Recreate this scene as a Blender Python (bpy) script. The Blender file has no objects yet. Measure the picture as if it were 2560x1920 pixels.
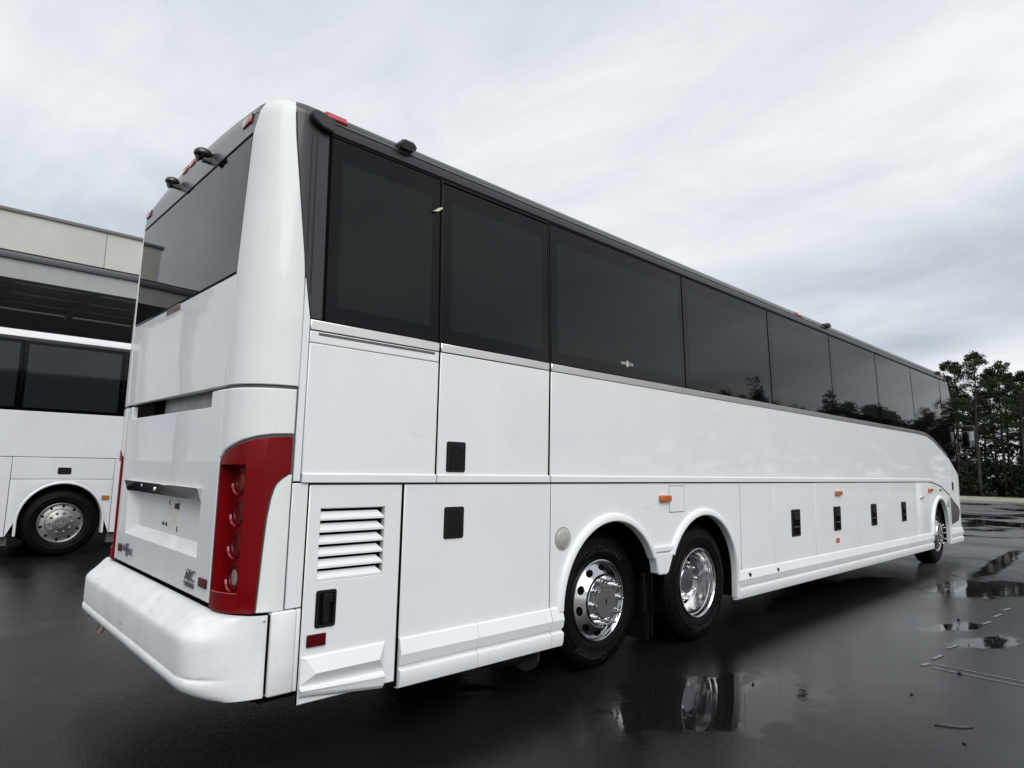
import bpy, bmesh, math, random
from math import sin, cos, pi, radians, sqrt
from mathutils import Vector, Matrix, Euler

SC = bpy.context.scene
COL = SC.collection
DZ = 0.045            # everything is measured with the asphalt at z=-DZ and lifted at the end

# ------------------------------------------------------------------ camera
cam_data = bpy.data.cameras.new('camera')
cam = bpy.data.objects.new('camera', cam_data)
COL.objects.link(cam)
SC.camera = cam
cam_data.sensor_fit = 'HORIZONTAL'
cam_data.sensor_width = 36.0
cam_data.lens = 36.0 * 1602.37 / 2560.0
cam_data.clip_start = 0.05
cam_data.clip_end = 3000
_yaw, _pit, _rol = radians(46.588), radians(7.342), radians(1.2375)
_f = Vector((cos(_yaw) * cos(_pit), sin(_yaw) * cos(_pit), sin(_pit)))
_r = Vector((sin(_yaw), -cos(_yaw), 0))
_u = _r.cross(_f)
_r2 = _r * cos(_rol) + _u * sin(_rol)
_u2 = _u * cos(_rol) - _r * sin(_rol)
cm = Matrix((( _r2.x, _u2.x, -_f.x), (_r2.y, _u2.y, -_f.y), (_r2.z, _u2.z, -_f.z))).to_4x4()
cm.translation = Vector((-1.2088, -3.1624, 1.5035 + DZ))
cam.matrix_world = cm

# ------------------------------------------------------------------ world
SUN_EL, SUN_AZ = radians(44), radians(248)      # azimuth measured from +X
world = bpy.data.worlds.new('World')
SC.world = world
world.use_nodes = True
nt = world.node_tree
nt.nodes.clear()
N = nt.nodes.new
LK = nt.links.new
out = N('ShaderNodeOutputWorld')
bg = N('ShaderNodeBackground')
LK(bg.outputs[0], out.inputs[0])
bg.inputs[1].default_value = 0.10
sky = N('ShaderNodeTexSky')
sky.sky_type = 'NISHITA'
sky.sun_disc = False
sky.sun_elevation = SUN_EL
sky.sun_rotation = radians(90) - SUN_AZ
sky.air_density = 1.0
sky.dust_density = 3.0
tc = N('ShaderNodeTexCoord')
sep = N('ShaderNodeSeparateXYZ')
LK(tc.outputs['Generated'], sep.inputs[0])
den = N('ShaderNodeMath'); den.operation = 'ADD'
mx0 = N('ShaderNodeMath'); mx0.operation = 'MAXIMUM'; mx0.inputs[1].default_value = 0.0
LK(sep.outputs[2], mx0.inputs[0])
LK(mx0.outputs[0], den.inputs[0]); den.inputs[1].default_value = 0.22
dx = N('ShaderNodeMath'); dx.operation = 'DIVIDE'
dy = N('ShaderNodeMath'); dy.operation = 'DIVIDE'
LK(sep.outputs[0], dx.inputs[0]); LK(den.outputs[0], dx.inputs[1])
LK(sep.outputs[1], dy.inputs[0]); LK(den.outputs[0], dy.inputs[1])
cmb = N('ShaderNodeCombineXYZ')
LK(dx.outputs[0], cmb.inputs[0]); LK(dy.outputs[0], cmb.inputs[1])
n1 = N('ShaderNodeTexNoise'); n1.inputs['Scale'].default_value = 0.85
n1.inputs['Detail'].default_value = 7; n1.inputs['Roughness'].default_value = 0.52
n1.inputs['Distortion'].default_value = 0.35
mp = N('ShaderNodeMapping'); mp.inputs['Location'].default_value = (3.1, 1.7, 0.0)
mp.inputs['Scale'].default_value = (1.0, 0.62, 1.0)
mp.inputs['Rotation'].default_value = (0, 0, radians(35))
LK(cmb.outputs[0], mp.inputs[0]); LK(mp.outputs[0], n1.inputs[0])
cr = N('ShaderNodeValToRGB')
cr.color_ramp.elements[0].position = 0.35
cr.color_ramp.elements[0].color = (3.3, 3.7, 4.3, 1)
cr.color_ramp.elements[1].position = 0.62
cr.color_ramp.elements[1].color = (6.6, 6.7, 6.85, 1)
el = cr.color_ramp.elements.new(0.5); el.color = (5.15, 5.42, 5.75, 1)
n2 = N('ShaderNodeTexNoise'); n2.inputs['Scale'].default_value = 3.4
n2.inputs['Detail'].default_value = 8; n2.inputs['Roughness'].default_value = 0.6; n2.inputs['Distortion'].default_value = 0.6
LK(mp.outputs[0], n2.inputs[0])
nm = N('ShaderNodeMix'); nm.data_type = 'FLOAT'; nm.inputs[0].default_value = 0.24
LK(n1.outputs[0], nm.inputs[2]); LK(n2.outputs[0], nm.inputs[3])
LK(nm.outputs[0], cr.inputs[0])
mixw = N('ShaderNodeMix'); mixw.data_type = 'RGBA'
mixw.inputs[0].default_value = 0.94                # the cloud deck hides nearly all of the clear sky
LK(sky.outputs[0], mixw.inputs[6]); LK(cr.outputs[0], mixw.inputs[7])
LK(mixw.outputs[2], bg.inputs[0])

sun_d = bpy.data.lights.new('sun', 'SUN')
sun_d.energy = 1.5
sun_d.angle = radians(50)
sun_d.color = (1.0, 0.97, 0.93)
sun = bpy.data.objects.new('sun', sun_d)
COL.objects.link(sun)
sd = Vector((cos(SUN_EL) * cos(SUN_AZ), cos(SUN_EL) * sin(SUN_AZ), sin(SUN_EL)))
sun.rotation_euler = sd.to_track_quat('Z', 'Y').to_euler()
sun.location = (0, 0, 30)

vs = SC.view_settings
vs.view_transform = 'Standard'
try: vs.look = 'None'
except Exception: pass
vs.exposure = 0.55
vs.gamma = 1.0
vs.use_curve_mapping = False

# ------------------------------------------------------------------ materials
MATS = {}
def mat(name, col, rough=0.5, metal=0.0, coat=0.0, spec=0.5, bump=None, var=None, coat_rough=0.03, streak=None, ior=1.5, wavy=None):
    """procedural principled material; var=(scale, amount) colour mottling, bump=(scale, strength, dist)"""
    if name in MATS: return MATS[name]
    m = bpy.data.materials.new(name); m.use_nodes = True
    t = m.node_tree; b = t.nodes['Principled BSDF']
    b.inputs['Base Color'].default_value = (*col, 1)
    b.inputs['Roughness'].default_value = rough
    b.inputs['Metallic'].default_value = metal
    b.inputs['Coat Weight'].default_value = coat
    b.inputs['Coat Roughness'].default_value = coat_rough
    b.inputs['Specular IOR Level'].default_value = spec
    b.inputs['IOR'].default_value = ior
    co = t.nodes.new('ShaderNodeTexCoord')
    csock = None
    if var:
        n = t.nodes.new('ShaderNodeTexNoise'); n.inputs['Scale'].default_value = var[0]
        n.inputs['Detail'].default_value = 6; n.inputs['Roughness'].default_value = 0.6
        t.links.new(co.outputs['Object'], n.inputs[0])
        rp = t.nodes.new('ShaderNodeValToRGB')
        lo = [max(0, c * (1 - var[1])) for c in col]; hi = [min(1, c * (1 + var[1])) for c in col]
        rp.color_ramp.elements[0].position = 0.3; rp.color_ramp.elements[1].position = 0.7
        rp.color_ramp.elements[0].color = (*lo, 1); rp.color_ramp.elements[1].color = (*hi, 1)
        t.links.new(n.outputs[0], rp.inputs[0]); csock = rp.outputs[0]
    if streak:                       # vertical dirt runs: (density, strength, colour)
        mpn = t.nodes.new('ShaderNodeMapping'); mpn.inputs['Scale'].default_value = (streak[0], streak[0], streak[0] * 0.045)
        t.links.new(co.outputs['Object'], mpn.inputs[0])
        n = t.nodes.new('ShaderNodeTexNoise'); n.inputs['Scale'].default_value = 1.0
        n.inputs['Detail'].default_value = 5; n.inputs['Roughness'].default_value = 0.65
        t.links.new(mpn.outputs[0], n.inputs[0])
        rp = t.nodes.new('ShaderNodeValToRGB'); rp.color_ramp.elements[0].position = 0.52; rp.color_ramp.elements[1].position = 0.78
        t.links.new(n.outputs[0], rp.inputs[0])
        n2 = t.nodes.new('ShaderNodeTexNoise'); n2.inputs['Scale'].default_value = 1.6
        t.links.new(co.outputs['Object'], n2.inputs[0])
        mu = t.nodes.new('ShaderNodeMath'); mu.operation = 'MULTIPLY'
        t.links.new(rp.outputs[0], mu.inputs[0]); t.links.new(n2.outputs[0], mu.inputs[1])
        mu2 = t.nodes.new('ShaderNodeMath'); mu2.operation = 'MULTIPLY'; mu2.inputs[1].default_value = streak[1]
        t.links.new(mu.outputs[0], mu2.inputs[0])
        mi = t.nodes.new('ShaderNodeMix'); mi.data_type = 'RGBA'
        t.links.new(mu2.outputs[0], mi.inputs[0])
        if csock: t.links.new(csock, mi.inputs[6])
        else: mi.inputs[6].default_value = (*col, 1)
        mi.inputs[7].default_value = (*streak[2], 1)
        csock = mi.outputs[2]
    if csock: t.links.new(csock, b.inputs['Base Color'])
    prev = None
    for bb, tgt in ((bump, 'Normal'), (wavy, 'Coat Normal')):
        if not bb: continue
        n = t.nodes.new('ShaderNodeTexNoise'); n.inputs['Scale'].default_value = bb[0]
        n.inputs['Detail'].default_value = 3
        t.links.new(co.outputs['Object'], n.inputs[0])
        bn = t.nodes.new('ShaderNodeBump'); bn.inputs['Strength'].default_value = bb[1]; bn.inputs['Distance'].default_value = bb[2]
        t.links.new(n.outputs[0], bn.inputs['Height'])
        t.links.new(bn.outputs[0], b.inputs[tgt])
        if tgt == 'Normal' and coat and not wavy: t.links.new(bn.outputs[0], b.inputs['Coat Normal'])
    MATS[name] = m
    return m

WHITE = mat('white_paint', (0.755, 0.78, 0.79), 0.45, coat=0.6, var=(1.3, 0.03), wavy=(1.1, 0.12, 0.012), streak=(22, 0.10, (0.45, 0.45, 0.42)))
WHITE_D = mat('streaked_white_paint', (0.73, 0.755, 0.755), 0.5, coat=0.45, var=(1.7, 0.04), streak=(30, 0.26, (0.42, 0.42, 0.40)))
WHITE_B = mat('scuffed_white_bumper', (0.74, 0.76, 0.78), 0.55, coat=0.15, var=(5.0, 0.09), bump=(60, 0.10, 0.002), streak=(9, 0.35, (0.42, 0.41, 0.39)))
WHITE_R = mat('rear_white_paint', (0.72, 0.745, 0.77), 0.35, coat=0.6, var=(2.0, 0.05), wavy=(1.3, 0.15, 0.012), streak=(14, 0.22, (0.5, 0.5, 0.48)))
SILLW = mat('pale_grey_inner_panel', (0.5, 0.51, 0.5), 0.6, var=(8, 0.2))
GLASS = mat('tinted_glass', (0.008, 0.011, 0.011), 0.015, spec=0.22, bump=(1.1, 0.10, 0.006))
FRIT = mat('glass_black_border', (0.002, 0.002, 0.003), 0.03, spec=0.22, bump=(1.1, 0.10, 0.006))
RGLASS = mat('rear_glass', (0.005, 0.005, 0.007), 0.02, spec=0.30, bump=(0.9, 0.12, 0.008))
BLACK = mat('black_rubber', (0.005, 0.005, 0.006), 0.55, spec=.25, var=(20, 0.3))
PLAST = mat('black_plastic', (0.006, 0.006, 0.007), 0.38, spec=.35, bump=(180, 0.15, 0.001))
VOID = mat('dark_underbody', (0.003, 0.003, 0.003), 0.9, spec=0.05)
ROOFM = mat('dark_grey_roof_paint', (0.045, 0.046, 0.046), 0.42, coat=0.3, var=(4, 0.15))
RAIL = mat('charcoal_rail', (0.022, 0.022, 0.025), 0.38, coat=0.2)
PILLAR = mat('charcoal_pillar', (0.020, 0.021, 0.025), 0.42, coat=0.2)
ALU = mat('satin_aluminium', (0.86, 0.83, 0.79), 0.30, metal=1.0, var=(9, 0.05), bump=(260, 0.08, 0.0006))
CHROME = mat('polished_chrome', (0.66, 0.66, 0.67), 0.07, metal=1.0, bump=(6, 0.10, 0.004))
ALLOY = mat('polished_alloy', (0.58, 0.58, 0.59), 0.14, metal=1.0, var=(14, 0.08), bump=(30, 0.06, 0.002))
HUBG = mat('grey_hub_steel', (0.20, 0.20, 0.205), 0.42, metal=0.7, var=(40, 0.15))
TYRE = mat('tyre_rubber', (0.003, 0.003, 0.0035), 0.5, spec=.10, var=(25, 0.4), bump=(90, 0.15, 0.0015))
TYRET = mat('tyre_lettering', (0.034, 0.034, 0.036), 0.7, spec=.2)
RED = mat('red_lamp_housing', (0.155, 0.0008, 0.003), 0.4, spec=.12, coat=0.12, wavy=(5, 0.2, 0.006))
REDL = mat('red_lens', (0.075, 0.001, 0.003), 0.3, spec=.15, coat=0.12, bump=(120, 0.4, 0.003))
REDM = mat('red_marker_lens', (0.42, 0.018, 0.014), 0.15, coat=1.0, bump=(90, 0.4, 0.003))
PINK = mat('pale_red_lip', (0.26, 0.02, 0.03), 0.35, coat=0.5)
AMBER = mat('amber_lens', (0.50, 0.10, 0.008), 0.15, coat=1.0, bump=(90, 0.4, 0.003))
AMBERD = mat('dark_amber_lens', (0.16, 0.026, 0.003), 0.3, spec=.15, coat=0.15, bump=(90, 0.4, 0.003))
CLEARL = mat('clear_lens', (0.26, 0.26, 0.235), 0.25, coat=0.3, bump=(80, 0.4, 0.003))
MIRRORC = mat('mirror_chrome', (0.72, 0.72, 0.73), 0.04, metal=1.0)
GREYLENS = mat('grey_round_lens', (0.36, 0.37, 0.34), 0.3, coat=0.6, var=(40, 0.15))
SEAM = mat('grey_gap_sealant', (0.09, 0.095, 0.10), 0.6)
LINE = mat('dark_seam', (0.025, 0.026, 0.028), 0.6)
DECAL = mat('white_decal', (0.75, 0.75, 0.75), 0.5)
STRAPM = mat('tan_webbing', (0.42, 0.30, 0.16), 0.8, var=(60, 0.25))
TAPE = mat('pale_tape', (0.62, 0.62, 0.45), 0.7)
GREYP = mat('dark_grey_panel', (0.06, 0.06, 0.065), 0.35, coat=0.4)

def add_scuffs(m, sc, lo, hi, amount, col):
    t = m.node_tree; b = t.nodes['Principled BSDF']; co = t.nodes.new('ShaderNodeTexCoord')
    mpn = t.nodes.new('ShaderNodeMapping'); mpn.inputs['Scale'].default_value = sc; mpn.inputs['Rotation'].default_value = (0.12, 0.2, 0.1)
    n = t.nodes.new('ShaderNodeTexNoise'); n.inputs['Scale'].default_value = 1; n.inputs['Detail'].default_value = 7; n.inputs['Roughness'].default_value = .68
    t.links.new(co.outputs['Object'], mpn.inputs[0]); t.links.new(mpn.outputs[0], n.inputs[0])
    r_ = t.nodes.new('ShaderNodeMapRange'); r_.inputs[1].default_value = lo; r_.inputs[2].default_value = hi; r_.inputs[4].default_value = amount
    t.links.new(n.outputs[0], r_.inputs[0])
    mi = t.nodes.new('ShaderNodeMix'); mi.data_type = 'RGBA'
    old = b.inputs['Base Color'].links[0].from_socket
    t.links.new(r_.outputs[0], mi.inputs[0]); t.links.new(old, mi.inputs[6]); mi.inputs[7].default_value = (*col, 1)
    t.links.new(mi.outputs[2], b.inputs['Base Color'])
add_scuffs(WHITE_B, (3.5, 3.5, 22), .60, .72, .55, (.30, .29, .27))
add_scuffs(WHITE_R, (5, 2.5, 3), .56, .74, .30, (.50, .49, .45))
add_scuffs(WHITE, (2.0, 2.0, 9), .64, .78, .30, (.45, .44, .41))
# ------------------------------------------------------------------ object helpers
def link(name, me, m, parent=None):
    o = bpy.data.objects.new(name, me)
    COL.objects.link(o)
    if m and not me.materials: me.materials.append(m)
    if parent: o.parent = parent
    return o
def finish(name, bm, m, parent=None, smooth=True, ang=30):
    bmesh.ops.recalc_face_normals(bm, faces=bm.faces[:])
    me = bpy.data.meshes.new(name)
    bm.to_mesh(me); bm.free()
    if smooth and len(me.polygons):
        me.polygons.foreach_set('use_smooth', [True] * len(me.polygons))
        try: me.set_sharp_from_angle(angle=radians(ang))
        except Exception: pass
    return link(name, me, m, parent)
def raw(name, bm, m, parent=None, smooth=True, ang=30):
    """like finish, but keeps the face winding the builder gave"""
    me = bpy.data.meshes.new(name)
    bm.to_mesh(me); bm.free()
    if smooth and len(me.polygons):
        me.polygons.foreach_set('use_smooth', [True] * len(me.polygons))
        try: me.set_sharp_from_angle(angle=radians(ang))
        except Exception: pass
    return link(name, me, m, parent)
def thing(name, label, cat, loc=(0, 0, 0), group=None):
    o = bpy.data.objects.new(name, None)
    COL.objects.link(o)
    o.empty_display_size = 0.2
    o.location = loc
    o['label'] = label; o['category'] = cat
    if group: o['group'] = group
    return o
def tag(o, label, cat, group=None):
    o['label'] = label; o['category'] = cat
    if group: o['group'] = group
    return o
def box(bm, x0, x1, y0, y1, z0, z1, bev=0.0, seg=2, M=None):
    vs_ = [bm.verts.new((x, y, z)) for x in (x0, x1) for y in (y0, y1) for z in (z0, z1)]
    F = [(0, 1, 3, 2), (4, 6, 7, 5), (0, 4, 5, 1), (2, 3, 7, 6), (0, 2, 6, 4), (1, 5, 7, 3)]
    fs = [bm.faces.new([vs_[i] for i in f]) for f in F]
    if M is not None:
        for v in vs_: v.co = M @ v.co
    if bev:
        es = list({e for f in fs for e in f.edges})
        bmesh.ops.bevel(bm, geom=es, offset=bev, segments=seg, profile=0.5, affect='EDGES', clamp_overlap=True)
def boxo(name, d, m, parent, bev=0.0, seg=2, M=None):
    bm = bmesh.new(); box(bm, *d, bev=bev, seg=seg, M=M)
    return finish(name, bm, m, parent, ang=50 if bev > .005 else 20)
def poly_prism(bm, pts, n0, n1, plane='xz'):
    """closed polygon extruded between two depths"""
    def P(a, b, c):
        return (a, c, b) if plane == 'xz' else ((c, a, b) if plane == 'yz' else (a, b, c))
    A = [bm.verts.new(P(a, b, n0)) for a, b in pts]
    Bv = [bm.verts.new(P(a, b, n1)) for a, b in pts]
    bm.faces.new(A); bm.faces.new(Bv[::-1])
    k = len(pts)
    for i in range(k): bm.faces.new((A[i], A[(i + 1) % k], Bv[(i + 1) % k], Bv[i]))
def rrect(x0, x1, z0, z1, r, n=4):
    p = []
    for cx, cz, a0 in ((x1 - r, z1 - r, 0), (x0 + r, z1 - r, 90), (x0 + r, z0 + r, 180), (x1 - r, z0 + r, 270)):
        for i in range(n + 1):
            a = radians(a0 + 90 * i / n); p.append((cx + r * cos(a), cz + r * sin(a)))
    return p
def lathe(bm, prof, c, seg=64, sgn=1, clampz=None, closed=False):
    """profile of (depth along +y, radius) turned about the y axis through c"""
    rings = []
    for (d, r) in prof:
        ring = []
        for i in range(seg):
            a = 2 * pi * i / seg
            z = c[2] + r * sin(a)
            if clampz is not None: z = max(z, clampz)
            ring.append(bm.verts.new((c[0] + r * cos(a), c[1] + sgn * d, z)))
        rings.append(ring)
    for k in range(len(rings) - 1):
        for i in range(seg):
            bm.faces.new((rings[k][i], rings[k][(i + 1) % seg], rings[k + 1][(i + 1) % seg], rings[k + 1][i]))
    if closed:
        bm.faces.new(rings[0]); bm.faces.new(rings[-1][::-1])
def tube(bm, pts, rad, seg=8, cap=True):
    pts = [Vector(p) for p in pts]
    rs = rad if isinstance(rad, (list, tuple)) else [rad] * len(pts)
    rings = []
    for i, p in enumerate(pts):
        d = (pts[min(i + 1, len(pts) - 1)] - pts[max(i - 1, 0)]).normalized()
        a = d.orthogonal().normalized() if abs(d.z) < 0.95 else Vector((1, 0, 0))
        a = (a - d * a.dot(d)).normalized(); b = d.cross(a)
        rings.append([bm.verts.new(p + (a * cos(2 * pi * k / seg) + b * sin(2 * pi * k / seg)) * rs[i]) for k in range(seg)])
    for i in range(len(rings) - 1):
        for k in range(seg):
            bm.faces.new((rings[i][k], rings[i][(k + 1) % seg], rings[i + 1][(k + 1) % seg], rings[i + 1][k]))
    if cap:
        bm.faces.new(rings[0][::-1]); bm.faces.new(rings[-1])
def text_mesh(s, size, extrude=0.0, spacing=1.0, shear=0.0):
    cu = bpy.data.curves.new('txt', 'FONT'); cu.body = s; cu.size = size; cu.extrude = extrude
    cu.align_x = 'CENTER'; cu.align_y = 'CENTER'; cu.space_character = spacing; cu.shear = shear
    cu.resolution_u = 3
    o = bpy.data.objects.new('txt', cu); COL.objects.link(o)
    dg = bpy.context.evaluated_depsgraph_get()
    me = bpy.data.meshes.new_from_object(o.evaluated_get(dg))
    bpy.data.objects.remove(o); bpy.data.curves.remove(cu)
    me.materials.clear()
    return me

# ------------------------------------------------------------------ bus body surface
R = 0.25; L = R * pi / 2; XF = 13.84; RF = 0.30; LS = XF - R; LF = RF * pi / 2; BW = 2.6
def lerp_tab(tab, z):
    if z <= tab[0][0]: return tab[0][1]
    for (a, va), (b, vb) in zip(tab, tab[1:]):
        if z <= b: return va + (vb - va) * (z - a) / (b - a)
    return tab[-1][1]
IS = [(2.26, 0), (3.33, .04), (3.42, .045), (3.45, .055), (3.48, .08), (3.505, .13), (3.525, .25), (3.54, .5), (3.55, 1.0)]
IR = [(2.5, 0), (3.28, .012), (3.40, .022), (3.46, .045), (3.49, .09), (3.52, .2), (3.54, .45), (3.55, .9)]
IF = [(2.4, 0), (2.8, .02), (3.2, .12), (3.35, .25), (3.42, .4), (3.47, .6), (3.52, 1.0), (3.55, 1.6)]
def T(x): return L + x - R          # side position -> perimeter parameter
def TR(y): return R - y             # rear position -> perimeter parameter
def B(t, z, off=0.0, mirror=False):
    i_r, i_s, i_f = lerp_tab(IR, z), lerp_tab(IS, z), lerp_tab(IF, z)
    if t < 0:
        x, y, nx, ny = i_r, R - t, -1, 0
        if y > BW - R:
            a = (y - (BW - R)) / R
            x, y = R - R * cos(a) + i_r * cos(a), BW - R + R * sin(a) - i_s * sin(a)
            nx, ny = -cos(a), sin(a)
    elif t < L:
        a = t / R
        x, y, nx, ny = R - R * cos(a) + i_r * cos(a), R - R * sin(a) + i_s * sin(a), -cos(a), -sin(a)
    elif t < L + LS:
        x = R + t - L
        if x > 12.5: x -= i_f * ((x - 12.5) / 1.34) ** 2
        y, nx, ny = i_s, 0, -1
    elif t < L + LS + LF:
        a = (t - L - LS) / RF
        x, y, nx, ny = XF - i_f + RF * sin(a), RF - RF * cos(a) + i_s * cos(a), sin(a), -cos(a)
    else:
        x, y, nx, ny = XF - i_f + RF, RF + (t - L - LS - LF), 1, 0
    zz = z
    if z > 3.28:
        k = min(1, (z - 3.28) / 0.16); k = k * k * (3 - 2 * k)
        zz += 0.07 * max(0, 1 - ((y - 1.3) / 1.1) ** 2) * k
    x += nx * off; y += ny * off
    if mirror: y = BW - y
    return Vector((x, y, zz))
def flat_side(Y):
    def f(t, z, off=0.0, mirror=False): return Vector((t, Y - off, z))
    return f
def patch(bm, fn, us, vs_, off=0.0, depth=0.02, ch=0.004, edges='lrbt', surf=B, mirror=False, cd=None):
    """curved panel on the body: fn(u,v)->(t,z); chamfered rims on the named edges and a return flange of given depth"""
    us = list(us); vs_ = list(vs_)
    cd = ch * 0.9 if cd is None else cd
    w = abs(fn(1, .5)[0] - fn(0, .5)[0]) or 1; h = abs(fn(.5, 1)[1] - fn(.5, 0)[1]) or 1
    eu, ev = min(0.2, ch / w), min(0.2, ch / h)
    U = [0] + ([eu] if 'l' in edges else []) + [u for u in us if eu * 1.5 < u < 1 - eu * 1.5] + ([1 - eu] if 'r' in edges else []) + [1]
    V = [0] + ([ev] if 'b' in edges else []) + [v for v in vs_ if ev * 1.5 < v < 1 - ev * 1.5] + ([1 - ev] if 't' in edges else []) + [1]
    g = []
    for i, u in enumerate(U):
        row = []
        for j, v in enumerate(V):
            rim = (i == 0 and 'l' in edges) or (i == len(U) - 1 and 'r' in edges) or (j == 0 and 'b' in edges) or (j == len(V) - 1 and 't' in edges)
            t, z = fn(u, v)
            row.append(bm.verts.new(surf(t, z, off - (cd if rim else 0), mirror)))
        g.append(row)
    def F(a):
        try: bm.faces.new(a[::-1] if mirror else a)
        except ValueError: pass
    for i in range(len(U) - 1):
        for j in range(len(V) - 1):
            F([g[i][j], g[i + 1][j], g[i + 1][j + 1], g[i][j + 1]])
    if depth:
        def flange(idx):
            inner = []
            for (i, j) in idx:
                t, z = fn(U[i], V[j]); inner.append(bm.verts.new(surf(t, z, off - depth, mirror)))
            for k in range(len(idx) - 1):
                a, b = idx[k], idx[k + 1]
                F([g[a[0]][a[1]], inner[k], inner[k + 1], g[b[0]][b[1]]])
        nU, nV = len(U), len(V)
        if 'b' in edges: flange([(i, 0) for i in range(nU)][::-1])
        if 't' in edges: flange([(i, nV - 1) for i in range(nU)])
        if 'l' in edges: flange([(0, j) for j in range(nV)])
        if 'r' in edges: flange([(nU - 1, j) for j in range(nV)][::-1])
def lin(n): return [i / n for i in range(n + 1)]
def rectfn(t0, t1, z0, z1): return lambda u, v: (t0 + (t1 - t0) * u, z0 + (z1 - z0) * v)
def panel(name, parent, m, x0, x1, z0, z1, nu=1, nv=1, side=True, **k):
    bm = bmesh.new()
    a, b = (T(x0), T(x1)) if side else (x0, x1)
    patch(bm, rectfn(a, b, z0, z1), lin(nu), lin(nv), **k)
    return raw(name, bm, m, parent)

# ================================================================== THE COACH
bus = thing('coach_bus', 'long white tour coach with dark tinted windows and red tail lamps on wet asphalt', 'bus', (0, 0, 0))

# --- inner core that closes the gaps between the panels
bm = bmesh.new()
box(bm, 0.20, 13.6, 0.06, 2.54, 0.45, 2.26)
box(bm, 0.20, 13.4, 0.09, 2.51, 2.26, 3.40)
for (x0, x1) in ((0.30, 2.2), (5.0, 11.7), (13.1, 13.7)):
    box(bm, x0, x1, 0.08, 2.52, 0.30, 0.45)
me_core = finish('underbody', bm, VOID, bus, smooth=False)
# the wheel wells are cut out of the core by keeping it above the axles there (see arch liners below)

GLZ = [(11.29, 2.26), (11.82, 2.245), (12.26, 2.17), (13.06, 1.937), (13.77, 1.594), (13.9, 1.46), (14.2, 1.2)]
def glz(x): return 2.26 if x < 11.29 else lerp_tab(GLZ, x)
BELT = [(11.75, 1.398), (11.97, 1.388), (12.5, 1.325), (13.13, 1.15), (13.3, 1.10)]
def belt(x): return lerp_tab(BELT, x)

# --- roof, rear cap
bm = bmesh.new()
zs = [3.40, 3.425, 3.45, 3.465, 3.48, 3.492, 3.505, 3.515, 3.525, 3.533, 3.54, 3.546, 3.55]
ts = [TR(1.3)] + [TR(1.3 - k * .105) for k in range(1, 10)] + [R * radians(a) for a in range(0, 90, 10)] + [T(x) for x in (.25, 1, 2, 4, 6, 8, 10, 11.5, 12.5, 12.8, 13.1, 13.3, 13.5, 13.7, 13.84)] + \
     [L + LS + RF * radians(a) for a in range(15, 91, 15)] + [L + LS + LF + k * .25 for k in range(1, 5)]
for mir in (False, True):
    g = [[bm.verts.new(B(t, z, 0, mir)) for z in zs] for t in ts]
    for i in range(len(ts) - 1):
        for j in range(len(zs) - 1):
            f = [g[i][j], g[i + 1][j], g[i + 1][j + 1], g[i][j + 1]]
            bm.faces.new(f[::-1] if mir else f)
box(bm, 0.9, 12.3, 0.95, 1.65, 3.5, 3.615)
raw('roof', bm, ROOFM, bus)
bm = bmesh.new()
patch(bm, lambda u, v: (lerp_tab([(3.285, TR(2.39)), (3.43, TR(2.36))], 3.285 + .145 * v) * (1 - u) + lerp_tab([(3.285, .03), (3.40, .07), (3.45, .085)], 3.285 + .145 * v) * u, 3.285 + .145 * v),
      lin(24), lin(6), off=0.002, depth=.02)
raw('rear_roof_cap', bm, mat('rear_cap_paint', (0.085, 0.087, 0.092), .35, coat=.4, var=(4, .1)), bus)

# --- rear window and panels
def rw_l(z): return lerp_tab([(2.5, TR(2.33)), (3.28, TR(2.375))], z)
def rw_r(z): return lerp_tab([(2.5, TR(.275)), (3.28, TR(.225))], z)
bm = bmesh.new()
patch(bm, lambda u, v: (rw_l(2.505 + .77 * v) * (1 - u) + rw_r(2.505 + .77 * v) * u, 2.505 + .77 * v), lin(20), lin(8), off=0.0, depth=.02, ch=.006)
raw('rear_window', bm, RGLASS, bus)
def post_l(z): return lerp_tab([(1.89, -.064), (2.5, -.021), (3.28, .032), (3.40, .07), (3.475, .09), (3.52, .10)], z)
def post_r(z): return lerp_tab([(2.3, L + .009), (2.5, L + .008), (2.6, L), (3.247, .316), (3.40, .302), (3.52, .295)], z)
bm = bmesh.new()
patch(bm, lambda u, v: (TR(2.34) * (1 - u) + post_l(1.892 + .606 * v) * u - .007 * u, 1.892 + .606 * v), lin(16), lin(4), depth=.03, ch=.006)
raw('rear_upper_panel', bm, WHITE_R, bus)
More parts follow.
